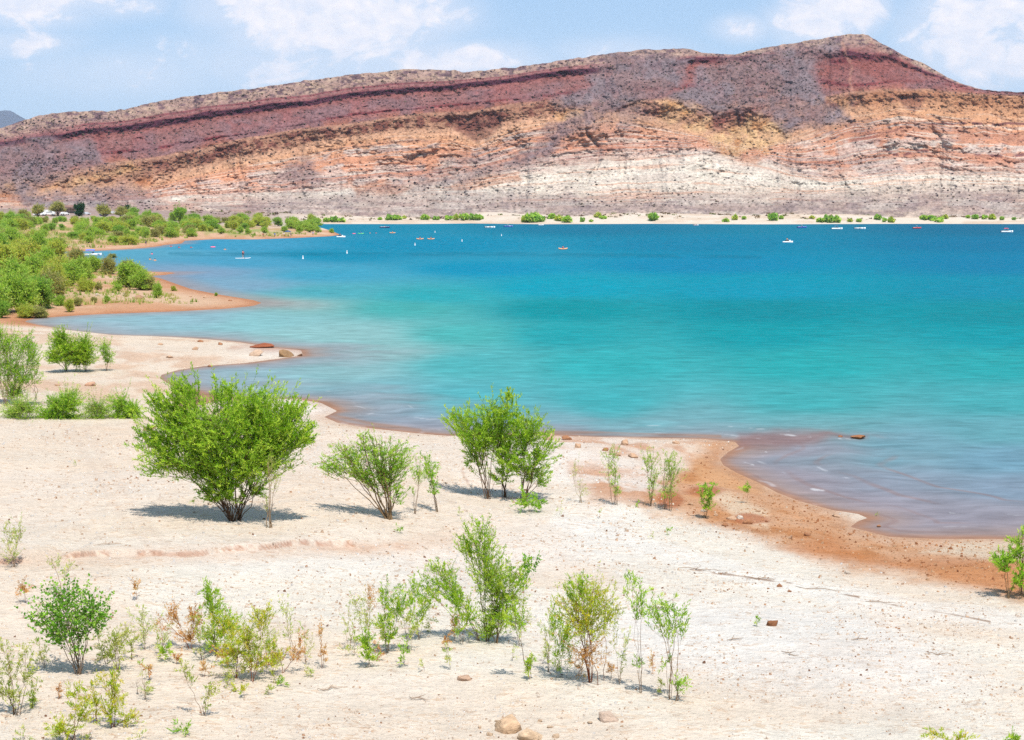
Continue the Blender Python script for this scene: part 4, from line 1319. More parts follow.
plant('dry_shrub', 'slim upright rusty twig bush, alone right of the left thicket', 'dry shrub', (323, 668), [(322, 628, 4, 14, .7), (323, 652, 5, 14)], 'dry', 33, limb=.009)
plant('weed', 'small bright weed below the largest rusty bush', 'weed', (166, 660), [(166, 650, 9, 7)], 'fore', 34, limb=.007)
plant('shrub', 'green and brown upright shrub left of the tall middle shrub', 'shrub', (387, 653), [(389, 590, 11, 13), (399, 604, 13, 13), (385, 620, 12, 15), (390, 636, 11, 10)], 'fore', 35, limb=.012, dens=.75)
plant('shrub', 'pale half dry shrub at the left of the middle group', 'shrub', (366, 646), [(360, 600, 11, 14), (366, 620, 9, 14), (372, 590, 7, 12, .8, 'dry')], 'pale', 36, limb=.01, dens=1.2)
plant('weed', 'bright green low weed at the foot of the half dry shrub', 'weed', (370, 667), [(365, 638, 9, 12), (370, 654, 9, 9)], 'fore', 37, limb=.008)
plant('weed', 'small pale weed between the green and brown shrub and the bare stem', 'weed', (404, 666), [(403, 651, 8, 10)], 'sapling', 38, limb=.007)
plant('willow_shrub', 'tallest yellow green shrub at the middle of the front', 'shrub', (492, 642),
      [(478, 524, 15, 11, .8), (479, 545, 18, 16), (490, 566, 19, 18), (502, 590, 24, 18), (494, 614, 20, 15), (490, 630, 14, 9), (516, 568, 13, 9), (466, 540, 9, 9)], 'fore', 39, bases=[(488, 641), (496, 643)], limb=.016)
plant('shrub', 'light green shrub with bare leaning stems against the tallest middle shrub', 'shrub', (481, 641), [(441, 575, 17, 13), (425, 586, 13, 9), (455, 590, 13, 13), (436, 563, 9, 6)], 'fore', 40, limb=.012, dens=.9)
plant('sapling', 'dark leaved sprig sticking out right of the tallest middle shrub', 'sapling', (520, 628), [(532, 558, 9, 8, 1.2), (522, 578, 7, 7)], 'broad', 41, limb=.011)
plant('dry_shrub', 'small rusty twig bush under the light green leaning shrub', 'dry shrub', (455, 641), [(455, 622, 7, 13)], 'dry', 42, limb=.009)
plant('weed', 'tiny upright weed in front of the rusty twig bush', 'weed', (451, 670), [(448, 655, 4, 11)], 'olive', 43, limb=.007)
plant('sapling', 'leaning bare stemmed sapling in front of the tallest middle shrub', 'sapling', (530, 679), [(514, 612, 11, 12, .8), (529, 662, 8, 9)], 'fore', 44, limb=.014)
plant('shrub', 'round orange tinged shrub with rusty lower branches', 'shrub', (597, 683),
      [(576, 578, 14, 9, .9, 'fore'), (590, 590, 26, 14), (606, 604, 14, 14), (570, 604, 17, 13), (590, 618, 22, 13), (588, 648, 24, 14, .9, 'dry')], 'yellow', 45, bases=[(590, 682), (598, 685), (604, 681)], limb=.014, dens=1.1)
plant('weed', 'thin green weed at the left foot of the orange tinged shrub', 'weed', (567, 678), [(568, 652, 6, 13)], 'olive', 46, limb=.008)
plant('sapling', 'thin sparse sapling just right of the orange tinged shrub', 'sapling', (640, 693), [(632, 580, 9, 9), (641, 590, 11, 10), (636, 608, 6, 9, .6), (639, 660, 6, 10, .6)], 'sapling', 47, limb=.010, dens=1.2)
plant('sapling', 'rightmost sapling of the front group, red brown stem', 'sapling', (672, 700), [(651, 605, 11, 10), (668, 601, 15, 12), (661, 620, 16, 9), (680, 616, 9, 10), (680, 682, 10, 11), (664, 660, 8, 12, .4)], 'sapling', 48, bases=[(670, 699), (676, 701)], limb=.012, dens=1.1)
plant('dry_shrub', 'low dry twigs between the orange tinged shrub and the thin sapling', 'dry shrub', (618, 682), [(618, 672, 9, 6)], 'bare', 49, limb=.008)
plant('dry_shrub', 'bare grey twigs low in front of the olive feathery shrub', 'dry shrub', (138, 694), [(138, 684, 12, 7)], 'bare', 50, limb=.008)
plant('weed', 'scattered green weed at the bottom edge, left of the right corner', 'weed', (948, 746), [(934, 734, 11, 7), (962, 736, 12, 6)], 'yellow', 51, limb=.007)
plant('weed', 'small green weed in the bottom right corner', 'weed', (1014, 746), [(1014, 738, 10, 6)], 'fore', 52, limb=.007)
plant('weed', 'tiny green seedling beside the brown stone on open beach', 'weed', (758, 627), [(758, 622, 3, 4)], 'fore', 53, limb=.006)
for i, (x, y, w, h, s_) in enumerate([(283, 683, 4, 4, 'fore'), (310, 670, 9, 8, 'pale'), (346, 648, 7, 8, 'pale'), (236, 688, 4, 4, 'yellow'), (424, 664, 5, 7, 'pale'), (668, 530, 5, 5, 'sapling'), (652, 535, 4, 4, 'pale'), (560, 508, 5, 7, 'pale'),
                                      (638, 503, 4, 4, 'sapling'), (400, 528, 6, 5, 'sapling'), (76, 462, 4, 4, 'pale'), (600, 512, 4, 6, 'pale'), (460, 510, 5, 6, 'pale'), (34, 700, 6, 6, 'fore'), (148, 690, 6, 6, 'olive'), (268, 690, 6, 5, 'olive')]):
    plant('weed', 'tiny weed tuft growing alone in the pale gravel', 'weed', (x, y + h), [(x, y, w, h)], s_, 60 + i, group='tiny weed tufts on the beach', limb=.006)

GD = 'small dry tufts in the front thicket'
_k = 0
for (x, y, w, h, st_) in [(40, 655, 7, 9, 'olive'), (58, 690, 6, 9, 'dry'), (96, 680, 7, 8, 'pale'), (150, 668, 6, 12, 'dry'), (160, 640, 5, 14, 'pale'), (176, 655, 7, 9, 'dry'), (205, 668, 8, 9, 'dry'), (228, 676, 6, 10, 'olive'), (244, 690, 5, 7, 'yellow'),
                          (270, 636, 5, 15, 'pale'), (276, 676, 6, 8, 'olive'), (302, 640, 5, 14, 'dry'), (354, 640, 6, 16, 'pale'), (378, 650, 6, 10, 'dry'), (412, 636, 5, 14, 'pale'), (430, 620, 5, 13, 'olive'), (445, 640, 6, 10, 'dry'), (468, 630, 6, 12, 'pale'), (512, 650, 5, 10, 'pale'),
                          (548, 650, 5, 14, 'olive'), (556, 668, 5, 9, 'pale'), (580, 668, 7, 10, 'dry'), (610, 668, 6, 10, 'dry'), (626, 640, 4, 16, 'pale'), (652, 660, 4, 14, 'dry'), (660, 684, 5, 9, 'olive'), (24, 735, 8, 6, 'olive'), (140, 735, 8, 6, 'pale'), (90, 736, 7, 6, 'olive')]:
    _k += 1
    plant('dry_tuft' if st_ == 'dry' else 'tuft', {'dry': 'little rusty dry tuft among the front shrubs', 'olive': 'little olive tuft among the front shrubs', 'pale': 'little pale straw green tuft among the front shrubs', 'yellow': 'little yellow tuft among the front shrubs'}[st_],
          'plant', (x, y + h), [(x, y, w, h)], st_, 700 + _k, group=GD, limb=.008, dens=.8)
for i, (x, y, h, w, st_) in enumerate([(108, 664, 52, 11, 'pale'), (132, 660, 38, 10, 'olive'), (162, 654, 46, 9, 'pale'), (202, 660, 52, 10, 'olive'), (228, 668, 60, 12, 'yellow'), (268, 668, 62, 11, 'pale'), (274, 676, 40, 12, 'yellow'), (306, 664, 44, 8, 'pale'), (44, 668, 36, 9, 'pale'),
                                       (350, 650, 50, 9, 'pale'), (408, 650, 46, 9, 'olive'), (418, 640, 62, 11, 'fore'), (462, 644, 56, 12, 'fore'), (520, 646, 60, 10, 'olive'), (548, 672, 62, 9, 'pale'), (560, 676, 76, 12, 'fore'), (620, 684, 60, 8, 'pale'), (32, 708, 40, 9, 'olive'), (96, 724, 44, 10, 'yellow'), (146, 700, 40, 8, 'pale')]):
    plant('sapling', {'pale': 'wispy pale sapling woven into the front thicket', 'olive': 'wispy olive sapling woven into the front thicket', 'yellow': 'wispy yellow sapling woven into the front thicket', 'fore': 'wispy green sapling woven into the front thicket'}[st_], 'sapling', (x, y),
          [(x - w * .4, y - h * .80, w * .8, h * .20), (x + w * .4, y - h * .58, w, h * .24), (x - w * .1, y - h * .32, w * .8, h * .18, .6)], st_, 800 + i, group='wispy saplings in the front thicket', limb=.009, dens=.62)
M_WOOD = plain('weathered_wood', (.30, .22, .16), .9)
for i, (x, y, L_, rz) in enumerate([(700, 570, 1.3, -.3), (760, 579, .9, -.25), (820, 590, 1.4, -.3), (880, 603, .8, -.2), (735, 640, .5, .4), (790, 655, .45, -.9), (660, 610, .5, .2), (940, 655, .6, -.1), (330, 690, .5, .3), (420, 700, .5, -.4), (110, 545, .7, .1), (860, 640, .5, .2)]):
    P = hit(x, y)
    c_ = MB()
    pts = [(-L_ / 2 + L_ * t / 5, .05 * math.sin(t * 1.9 + i), .02 + .03 * math.sin(t * 1.1 + i) ** 2) for t in range(6)]
    c_.tube(pts, [.007, .012, .014, .012, .009, .004], 6)
    c_.tube([pts[2], (pts[2][0] + .12, pts[2][1] + .10, .09)], [.012, .004], 5)
    o = c_.build('driftwood', M_WOOD)
    o.location = P; o.rotation_euler = (0, 0, rz)
    tag(o, 'thin bleached driftwood stick lying on the open beach', 'driftwood', 'driftwood sticks along the old waterline')

# --- shrubs on the nearer left shore
plant('willow_shrub', 'rounded green willow beyond the terrace, left of the small spit', 'shrub', (70, 372), [(60, 338, 10, 12), (68, 350, 17, 15), (88, 345, 12, 14), (80, 358, 17, 10), (54, 356, 9, 9)], 'willow', 80, bases=[(66, 371), (76, 372), (86, 371)], limb=.03)
plant('willow_shrub', 'narrow small willow touching the right side of the rounded willow', 'shrub', (107, 371), [(106, 346, 8, 10), (107, 358, 8, 9)], 'bright', 81, limb=.02)
plant('willow_tree', 'tall loose willow at the left edge near the inlet, thin bare trunks', 'tree', (20, 405), [(6, 342, 15, 13), (29, 344, 13, 13), (12, 366, 16, 13), (36, 356, 11, 14, .7), (24, 376, 14, 12, .8), (12, 390, 14, 12), (-10, 366, 16, 22), (38, 374, 8, 10, .5), (2, 330, 9, 8, .7)], 'bright', 82, bases=[(6, 406), (14, 405), (36, 398)], limb=.02, dens=1.25)
for i, (bx, bl, lab) in enumerate([(28, [(28, 406, 15, 14), (16, 410, 12, 12), (30, 422, 18, 7), (6, 414, 12, 10)], 'leftmost low willow tucked behind the terrace edge'),
                                   (64, [(58, 406, 14, 15), (72, 402, 14, 17), (64, 420, 22, 9), (46, 414, 12, 10)], 'tallest of the low willows tucked behind the terrace edge'),
                                   (96, [(92, 409, 13, 15), (104, 411, 12, 14), (98, 422, 14, 7)], 'short low willow behind the terrace edge, second from the big willow'),
                                   (122, [(118, 408, 13, 16), (132, 411, 12, 14), (124, 422, 16, 8)], 'low willow behind the terrace edge, next to the big willow')]):
    plant('willow_shrub', lab, 'shrub', (bx, 426), bl, 'bright' if i % 2 else 'sapling', 84 + i, push=2.6, limb=.016, group='low willows behind the terrace edge', dens=2.0)


# --- shrub shapes shared by the thickets farther off
def proto_bush(name, st, h, w, nb, seed, leaf, dens, tree=False):
    leaf *= 0.72
    dens *= 1.9
    rs = np.random.RandomState(seed)
    root = empty(name, (0, 0, 0))
    bl = []
    for i in range(nb):
        a = rs.rand() * 6.28; r = (rs.rand() ** .6) * w * 0.32
        z = h * (rs.uniform(.5, .82) if tree else rs.uniform(.22, .78))
        br = w * rs.uniform(.11, .24)
        bl.append((r * math.cos(a), r * math.sin(a), z - r * 0.25, br, br, h * rs.uniform(.12, .26), rs.uniform(.5, 1.1), None))
    bl.append((0, 0, h * .62, w * .3, w * .3, h * .28, .8, None))
    if not tree:
        bl.append((0, 0, h * .3, w * .36, w * .36, h * .24, .8, None))
    grow(name, bl, [(0, 0, 0)], st, seed, root, leaf_scale=leaf, dens=dens, limb_r=0.05)
    return root


STYLES['far'] = dict(cols=L3((156, 196, 74), (178, 210, 98), (132, 178, 66), (194, 214, 120)), L=.12, W=.05, n=14, bark=(120, 96, 76), up=.4, dens=34, spread=.8)
STYLES['fardark'] = dict(cols=L3((138, 184, 74), (158, 198, 90), (118, 166, 64), (174, 206, 108)), L=.12, W=.055, n=14, bark=(110, 90, 72), up=.4, dens=36, spread=.8)
STYLES['faryel'] = dict(cols=L3((176, 200, 82), (194, 208, 104), (158, 190, 76), (204, 200, 110)), L=.12, W=.05, n=13, bark=(140, 116, 86), up=.4, dens=32, spread=.8)
STYLES['farolive'] = dict(cols=L3((162, 172, 104), (178, 182, 120), (142, 156, 92), (184, 176, 124)), L=.14, W=.06, n=13, bark=(120, 96, 80), up=.4, dens=32, spread=.8)
STYLES['farpine'] = dict(cols=L3((44, 92, 58), (56, 104, 66), (36, 78, 50)), L=.14, W=.05, n=16, bark=(96, 76, 62), up=.3, dens=44, spread=.8)
PROTO = {}
for nm, st, cat, lab in (('willow_shrub', 'far', 'shrub', 'far'), ('willow_shrub', 'fardark', 'shrub', 'fardark'), ('shrub', 'faryel', 'shrub', 'faryel'), ('shrub', 'farolive', 'shrub', 'farolive')):
    PROTO[st] = []
    for v in range(3):
        o = proto_bush(nm, st, 3.6, 4.4 + 0.5 * v, 10 + 2 * v, 200 + 10 * len(PROTO) + v, 2.0, 1.0)
        PROTO[st].append([o, False])
PROTO['olive_tree'] = [[proto_bush('tree', 'farolive', 3.6, 4.2, 9, 290, 2.2, 1.0, True), False]]
PROTO['green_tree'] = [[proto_bush('tree', 'fardark', 3.6, 3.4, 9, 291, 2.2, 1.1, True), False]]


def put_bush(kind, px, py, hpx, label, group, cat='shrub', wide=1.0):
    pr = PROTO[kind][rnd.randrange(len(PROTO[kind]))]
    P = hit(px, py)
    if pr[1]:
        o = copy_tree(pr[0])
    else:
        o = pr[0]; pr[1] = True
    s = hpx * P.y / F / 3.6
    o.location = P
    o.rotation_euler = (0, 0, rnd.uniform(0, 6.28))
    o.scale = (s * wide, s * wide, s)
    tag(o, label, cat, group)
    return o


GL = 'shrubs crowding the left bank behind the orange point'
LAB_L = {'far': 'bright green willow in the dense thicket on the left bank', 'fardark': 'darker green willow in the dense thicket on the left bank',
         'faryel': 'yellowish shrub in the dense thicket on the left bank', 'farolive': 'dull olive shrub in the dense thicket on the left bank'}
near_left = [(18, 312, 46, 'far', .9), (40, 309, 38, 'fardark', .8), (-8, 314, 44, 'far', 1), (50, 300, 34, 'farolive', .9), (12, 288, 34, 'far', 1), (34, 283, 32, 'far', .9), (56, 288, 28, 'faryel', .9), (72, 286, 28, 'far', 1), (0, 272, 32, 'faryel', 1),
             (25, 264, 28, 'faryel', 1), (46, 270, 26, 'far', 1), (62, 276, 24, 'faryel', 1.0), (82, 281, 26, 'far', .9), (58, 259, 22, 'faryel', 1), (38, 251, 22, 'far', 1), (14, 247, 22, 'far', 1.1), (-4, 252, 26, 'fardark', 1), (76, 264, 18, 'farolive', 1), (92, 272, 18, 'far', 1),
             (86, 292, 16, 'faryel', 1), (98, 290, 9, 'farolive', 1), (110, 274, 20, 'farolive', .8), (130, 287, 28, 'far', 1.1), (141, 290, 22, 'far', 1), (148, 290, 16, 'farolive', 1), (158, 298, 18, 'far', .6), (118, 291, 8, 'far', 1.2), (128, 272, 14, 'farolive', 1), (137, 277, 14, 'far', 1),
             (70, 312, 15, 'faryel', .8), (60, 306, 12, 'far', .9), (40, 318, 13, 'farolive', 1.3), (78, 306, 9, 'farolive', 1), (107, 303, 9, 'far', .8), (94, 303, 7, 'farolive', 1), (2, 318, 20, 'fardark', .8), (174, 291, 6, 'faryel', .9), (216, 296, 4, 'far', .8), (26, 318, 16, 'faryel', 1), (112, 258, 5, 'farolive', 1.6)]
for (x, y, h, k, w) in near_left:
    put_bush(k, x, y, h, LAB_L[k], GL, wide=w)
GP = 'shrubs on the flat left promontory'
LAB_P = {'far': 'bright green willow among the shrubs of the far left promontory', 'fardark': 'dark green willow among the shrubs of the far left promontory',
         'faryel': 'yellowish shrub among the shrubs of the far left promontory', 'farolive': 'dull olive shrub among the shrubs of the far left promontory'}
for i in range(150):
    x = rnd.uniform(-6, 160)
    y = rnd.uniform(219, 246) - max(0, x - 120) * 0.12
    if x < 60: y = rnd.uniform(219, 252)
    if y > 239 and 55 < x < 110 and rnd.random() < .5: y -= 8
    k = rnd.choices(['far', 'fardark', 'faryel', 'farolive'], [7, 1.6, 3, 1.6])[0]
    hb = rnd.uniform(5.5, 13)
    if 34 < x < 122 and y < 229:
        hb = min(hb, max(3.0, (y - 214.5) * .8))
    put_bush(k, x, y, hb, LAB_P[k], GP, wide=rnd.uniform(.8, 1.6))
for i in range(84):
    x = rnd.uniform(150, 318)
    y = rnd.uniform(221, 232) if x > 190 else rnd.uniform(220, 238)
    if x > 215 and rnd.random() < .7: y = rnd.uniform(223, 229.5)
    k = rnd.choices(['far', 'fardark', 'faryel', 'farolive'], [5, 2, 3, 1])[0]
    put_bush(k, x, y, rnd.uniform(5, 11.5), LAB_P[k], GP, wide=rnd.uniform(.9, 1.3))
for (x, y, h) in [(221, 234, 8), (240, 233, 8), (248, 234, 7), (265, 233, 7), (192, 237, 10), (284, 232, 7), (300, 233, 9), (310, 232.5, 9), (318, 232.5, 7), (332, 233, 5)]:
    put_bush('far', x, y, h, LAB_P['far'], GP)
put_bush('green_tree', 180, 224, 18, 'round dark tree standing highest over the promontory shrubs', None, 'tree')
put_bush('green_tree', 196, 224, 8, 'smaller dark tree right of the highest promontory tree', None, 'tree')
for (x, y, h, lab) in [(38, 218, 14, 'olive grey tree left of the brown roofed shelter'), (58, 216, 15, 'broad olive grey tree directly behind the brown roofed shelter'), (104, 219, 15, 'olive grey tree right of the parked white car'), (121, 219, 13, 'olive grey tree farthest right on the car park'), (24, 220, 11, 'olive grey tree nearest the left edge by the car park')]:
    put_bush('olive_tree', x, y, h, lab, 'olive grey trees around the car park', 'tree', 1.2)
PROTO['pine'] = [[proto_bush('conifer', 'farpine', 3.6, 3.0, 10, 292, 2.0, 1.3), False]]
put_bush('pine', 79.5, 216, 14, 'dark square evergreen beside the brown roofed shelter', None, 'tree', 1.1)
put_bush('pine', 127, 213, 9, 'small dark evergreen right of the car park', None, 'tree', 1.0)


# --- bushes along the far beach: one mesh each, a few pixels high
def far_bush_mesh(seed, st):
    rs = np.random.RandomState(seed)
    n = 420
    d = rs.normal(size=(n, 3)); d /= np.linalg.norm(d, axis=1, keepdims=True)
    p = d * (rs.rand(n, 1) ** .4) * np.array([1, 1, .55]) * (0.8 + .35 * np.sin(d[:, :1] * 5 + seed)) + np.array([0, 0, .5])
    p[:, 2] = np.abs(p[:, 2])
    a = rs.normal(size=(n, 3)) * .16; b = rs.normal(size=(n, 3)) * .16
    v = np.stack([p - a, p + b, p + a, p - b], 1).reshape(-1, 3)
    cols = np.array(STYLES[st]['cols'])
    c = np.repeat(cols[rs.randint(0, len(cols), n)] * (.7 + .6 * rs.rand(n, 1)), 4, 0)
    return v, c


FARB = []
for i in range(4):
    v, c = far_bush_mesh(300 + i, ['far', 'fardark', 'far', 'faryel'][i])
    FARB.append([make_mesh('bush', v, np.arange(len(v)).reshape(-1, 4), M_LEAF, c), False])
far_list = [(327, 222, 6), (334, 222, 6), (342, 222, 7), (318, 221.5, 5), (380, 220, 4), (391, 220, 8), (398, 220, 6), (404, 219, 5), (425, 220, 8), (436, 220, 6), (448, 220, 7), (456, 219.5, 6), (464, 219.5, 7), (473, 219.5, 6), (479, 219.5, 7),
            (526, 222, 9), (533, 222, 10), (539, 222, 8), (552, 219, 7), (559, 221, 8), (567, 222.5, 9), (582, 222, 5), (591, 222, 4), (598, 218, 6), (603, 219, 5), (653, 220.5, 9), (726, 222, 6), (735, 220, 6), (744, 219, 4), (773, 221, 8), (781, 219, 4),
            (812, 219, 5), (821, 222, 7), (828, 222.5, 8), (836, 222.5, 7), (850, 222, 5), (859, 222, 4), (878, 220, 6), (884, 222, 5), (891, 222.5, 6), (925, 220, 8), (932, 220.5, 7), (939, 222, 8), (945, 219, 6), (968, 218, 4), (975, 219, 6), (984, 219, 6), (992, 219.5, 6), (1002, 220, 4), (1014, 220, 4)]
for i, (x, y, h) in enumerate(far_list):
    pr = FARB[i % 4]
    if pr[1]:
        o = pr[0].copy(); C.objects.link(o)
    else:
        o = pr[0]; pr[1] = True
    P = hit(x, y)
    s = h * P.y / F
    o.location = P
    o.scale = (s * rnd.uniform(.45, .8), s * .6, s * rnd.uniform(.55, .9))
    o.rotation_euler = (0, 0, rnd.uniform(0, 6))
    tag(o, 'green bush on the pale far beach below the mountain', 'bush', 'bushes along the far beach')

# ------------------------------------------------------------------ stones
def rock_mesh(name, seed, col, flat=.55, rough=.34):
    bm = bmesh.new()
    rs = np.random.RandomState(seed)
    pts = rs.normal(size=(20, 3))
    pts /= (np.sum(np.abs(pts) ** 2.3, 1, keepdims=True)) ** (1 / 2.3)
    pts *= .5 * rs.uniform(.62, 1.12, (20, 1))
    pts[:, 2] += pts[:, 0] * rs.uniform(-.45, .45)
    pts[:, 2] *= flat
    vs = [bm.verts.new(p) for p in pts]
    res = bmesh.ops.convex_hull(bm, input=vs)
    bmesh.ops.delete(bm, geom=[v for v in bm.verts if not v.link_faces], context='VERTS')
    bmesh.ops.bevel(bm, geom=list(bm.edges), offset=.022, segments=1, affect='EDGES')
    bmesh.ops.triangulate(bm, faces=list(bm.faces))
    bmesh.ops.subdivide_edges(bm, edges=[e for e in bm.edges if e.calc_length() > .12], cuts=2, use_grid_fill=True)
    bmesh.ops.triangulate(bm, faces=list(bm.faces))
    bm.verts.ensure_lookup_table()
    for v in bm.verts:
        p = v.co.copy()
        k = float(fbm(np.array([p.x * 5 + seed]), np.array([p.y * 5 + p.z * 6]), 4, seed)[0]) - .5
        v.co = p * (1 + k * .26)
    bm.verts.index_update()
    V = np.array([v.co[:] for v in bm.verts]); Fc = np.array([[v.index for v in f.verts] for f in bm.faces])
    bm.free()
    c = lin(col) * .58 * (0.8 + .4 * fbm(V[:, 0] * 6, V[:, 1] * 6 + V[:, 2] * 9, 3, seed))[:, None]
    return make_mesh(name, V, Fc, M_ROCK, c)


def put_rock(px, py, wpx, hpx, col, seed, label, group=None, name='rock', dpt=.8):
    o = rock_mesh(name, seed, col, 1.0)
    P = hit(px, py)
    s = P.y / F
    w, h = wpx * s, hpx * s
    o.scale = (w * 1.05, w * dpt, h * 1.45)
    o.location = (P.x, P.y + w * dpt * .3, P.z + h * .14)
    o.rotation_euler = (rnd.uniform(-.15, .15), rnd.uniform(-.15, .15), rnd.uniform(-.5, .5))
    return tag(o, label, 'rock', group)


put_rock(510, 732, 40, 20, (240, 204, 166), 411, 'larger brown boulder with a dark hollow at the bottom of the beach', name='boulder')
put_rock(534, 740, 34, 14, (244, 212, 176), 416, 'tan boulder leaning against the hollow boulder at the bottom', name='boulder')
put_rock(607, 722, 27, 11, (232, 206, 184), 403, 'flat pale stone alone below the orange tinged shrub')
put_rock(463, 681, 18, 7, (224, 188, 160), 404, 'flat pinkish stone in front of the tallest middle shrub')
put_rock(772, 626, 13, 8, (164, 112, 78), 405, 'small brown stone alone on the open right beach')
put_rock(287, 357, 22, 8, (178, 142, 104), 406, 'grey brown slab at the very tip of the small spit')
put_rock(258, 348, 30, 5, (176, 104, 72), 407, 'long red slab lying along the small spit')
put_rock(254, 356, 17, 7, (232, 200, 172), 408, 'pale block in front of the red slab on the small spit')
put_rock(300, 356, 6, 3, (150, 112, 86), 409, 'small dark stone in the water off the small spit')
put_rock(138, 299, 12, 5, (214, 170, 138), 410, 'pale boulder on the orange point', name='boulder')
put_rock(90, 386, 17, 6, (226, 180, 148), 411, 'flat pinkish slab on the sand beside the rounded willow')
put_rock(859, 438, 17, 3, (186, 128, 88), 412, 'long orange rock awash off the strand')
put_rock(840, 438, 8, 3, (176, 120, 86), 413, 'small orange rock awash next to the long one')
for i, (x, y, w) in enumerate([(490, 736, 8), (550, 728, 7), (556, 738, 9), (497, 722, 6), (540, 722, 6), (590, 724, 6), (622, 727, 5), (480, 728, 5)]):
    put_rock(x, y, w, w * .5, (236, 206, 174), 520 + i, 'small pale fragment broken off the boulders at the bottom', 'fragments around the bottom boulders')
G1 = 'stones scattered on the strand and shore'
for i, (x, y, w, h, c) in enumerate([(741, 519, 10, 4, 0), (748, 524, 13, 6, 2), (732, 520, 11, 5, 1), (807, 536, 7, 5, 2), (838, 517, 12, 4, 1), (848, 574, 8, 4, 0), (790, 539, 6, 4, 1), (879, 527, 7, 3, 2), (551, 440, 15, 7, 1), (567, 440, 12, 5, 2), (577, 448, 9, 7, 1),
                                      (625, 445, 11, 7, 1), (633, 458, 13, 5, 1), (618, 456, 8, 5, 1), (606, 451, 8, 4, 2), (780, 587, 7, 4, 2), (790, 592, 5, 3, 2), (169, 358, 9, 3, 1), (195, 350, 8, 4, 1), (210, 367, 6, 2.5, 2), (703, 512, 8, 4, 0), (716, 516, 6, 4, 1), (758, 512, 7, 3, 1),
                                      (725, 526, 8, 4, 2), (690, 505, 7, 3, 1), (676, 444, 9, 3.5, 1), (160, 345, 6, 3, 1), (220, 345, 6, 3, 2), (200, 342, 7, 3, 2), (56, 386, 7, 3, 1), (850, 535, 6, 3, 2), (906, 548, 5, 2, 0), (118, 297, 6, 3, 1), (98, 296, 7, 3, 0), (190, 297, 4, 2, 1), (205, 298, 4, 2, 1), (230, 301, 4, 2, 2)]):
    put_rock(x, y, w, h, [(242, 226, 208), (230, 190, 156), (198, 142, 104)][c], 420 + i, ['whitish stone lying on the shore', 'tan stone lying on the shore', 'red brown stone lying on the shore'][c], G1)


def build_gravel():
    n = 70000
    y = np.exp(RS.uniform(math.log(20), math.log(78), n))
    x = RS.uniform(-.42, .42, n) * y
    d = shore_dist(x, y)
    keep = (d > .3) & (RS.rand(n) < 0.25 + 0.9 * sstep(fbm(x / 5, y / 5, 4, 160), .4, .62))
    x, y, d = x[keep], y[keep], d[keep]
    n = len(x)
    z = land_raw(x, y, d)
    px, py = to_px(x, y, z)
    base = np.array([(1, 0), (.4, .85), (-.45, .9), (-1, .1), (-.5, -.8), (.5, -.9)])
    sz = (0.012 + 0.034 * RS.rand(n) ** 4.0) * np.clip(y / 30, .8, 1.7)
    an = RS.rand(n) * 6.28
    ca, sa = np.cos(an), np.sin(an)
    jit = RS.uniform(.65, 1.25, (n, 6))
    ox = base[None, :, 0] * jit; oy = base[None, :, 1] * jit * .7
    rx = (ox * ca[:, None] - oy * sa[:, None]) * sz[:, None]; ry = (ox * sa[:, None] + oy * ca[:, None]) * sz[:, None]
    h = sz * RS.uniform(.25, .65, n)
    lo = np.stack([x[:, None] + rx, y[:, None] + ry, np.repeat((z - .015)[:, None], 6, 1)], -1)
    tilt = RS.normal(size=(n, 2)) * .35
    hi = np.stack([x[:, None] + rx * .8, y[:, None] + ry * .8, (z + h)[:, None] + rx * tilt[:, :1] + ry * tilt[:, 1:]], -1)
    v = np.concatenate([lo, hi], 1).reshape(-1, 3)
    o_ = (np.arange(n) * 12)[:, None]
    qs = np.concatenate([np.stack([o_[:, 0] + k, o_[:, 0] + (k + 1) % 6, o_[:, 0] + 6 + (k + 1) % 6, o_[:, 0] + 6 + k], -1) for k in range(6)])
    tp = np.concatenate([np.stack([o_[:, 0] + 6 + a, o_[:, 0] + 6 + b, o_[:, 0] + 6 + c_, o_[:, 0] + 6 + d_], -1) for a, b, c_, d_ in ((0, 1, 2, 3), (0, 3, 4, 5))])
    pal = np.array([lin((250, 244, 236)), lin((240, 218, 196)), lin((226, 192, 162)), lin((196, 152, 120)), lin((150, 112, 90))]) * .52
    orange = poly_mask(px, py, [(716, 443), (655, 492), (690, 516), (830, 561), (985, 592), (1200, 606), (1200, 540), (890, 537), (770, 488), (722, 460)], 6)
    pal2 = np.array([lin((226, 180, 140)), lin((206, 146, 100)), lin((180, 118, 78)), lin((160, 100, 66)), lin((236, 206, 176))]) * .5
    ci = RS.choice(5, n, p=[.40, .33, .18, .065, .025])
    c = np.where(orange[:, None] > .5, pal2[ci], pal[ci]) * RS.uniform(.8, 1.15, (n, 1))
    o = make_mesh('gravel', v, np.concatenate([qs, tp]), M_ROCK, np.repeat(c, 12, 0))
    tag(o, 'loose shale chips and pebbles littering the pale beach', 'gravel', kind='stuff')


build_gravel()


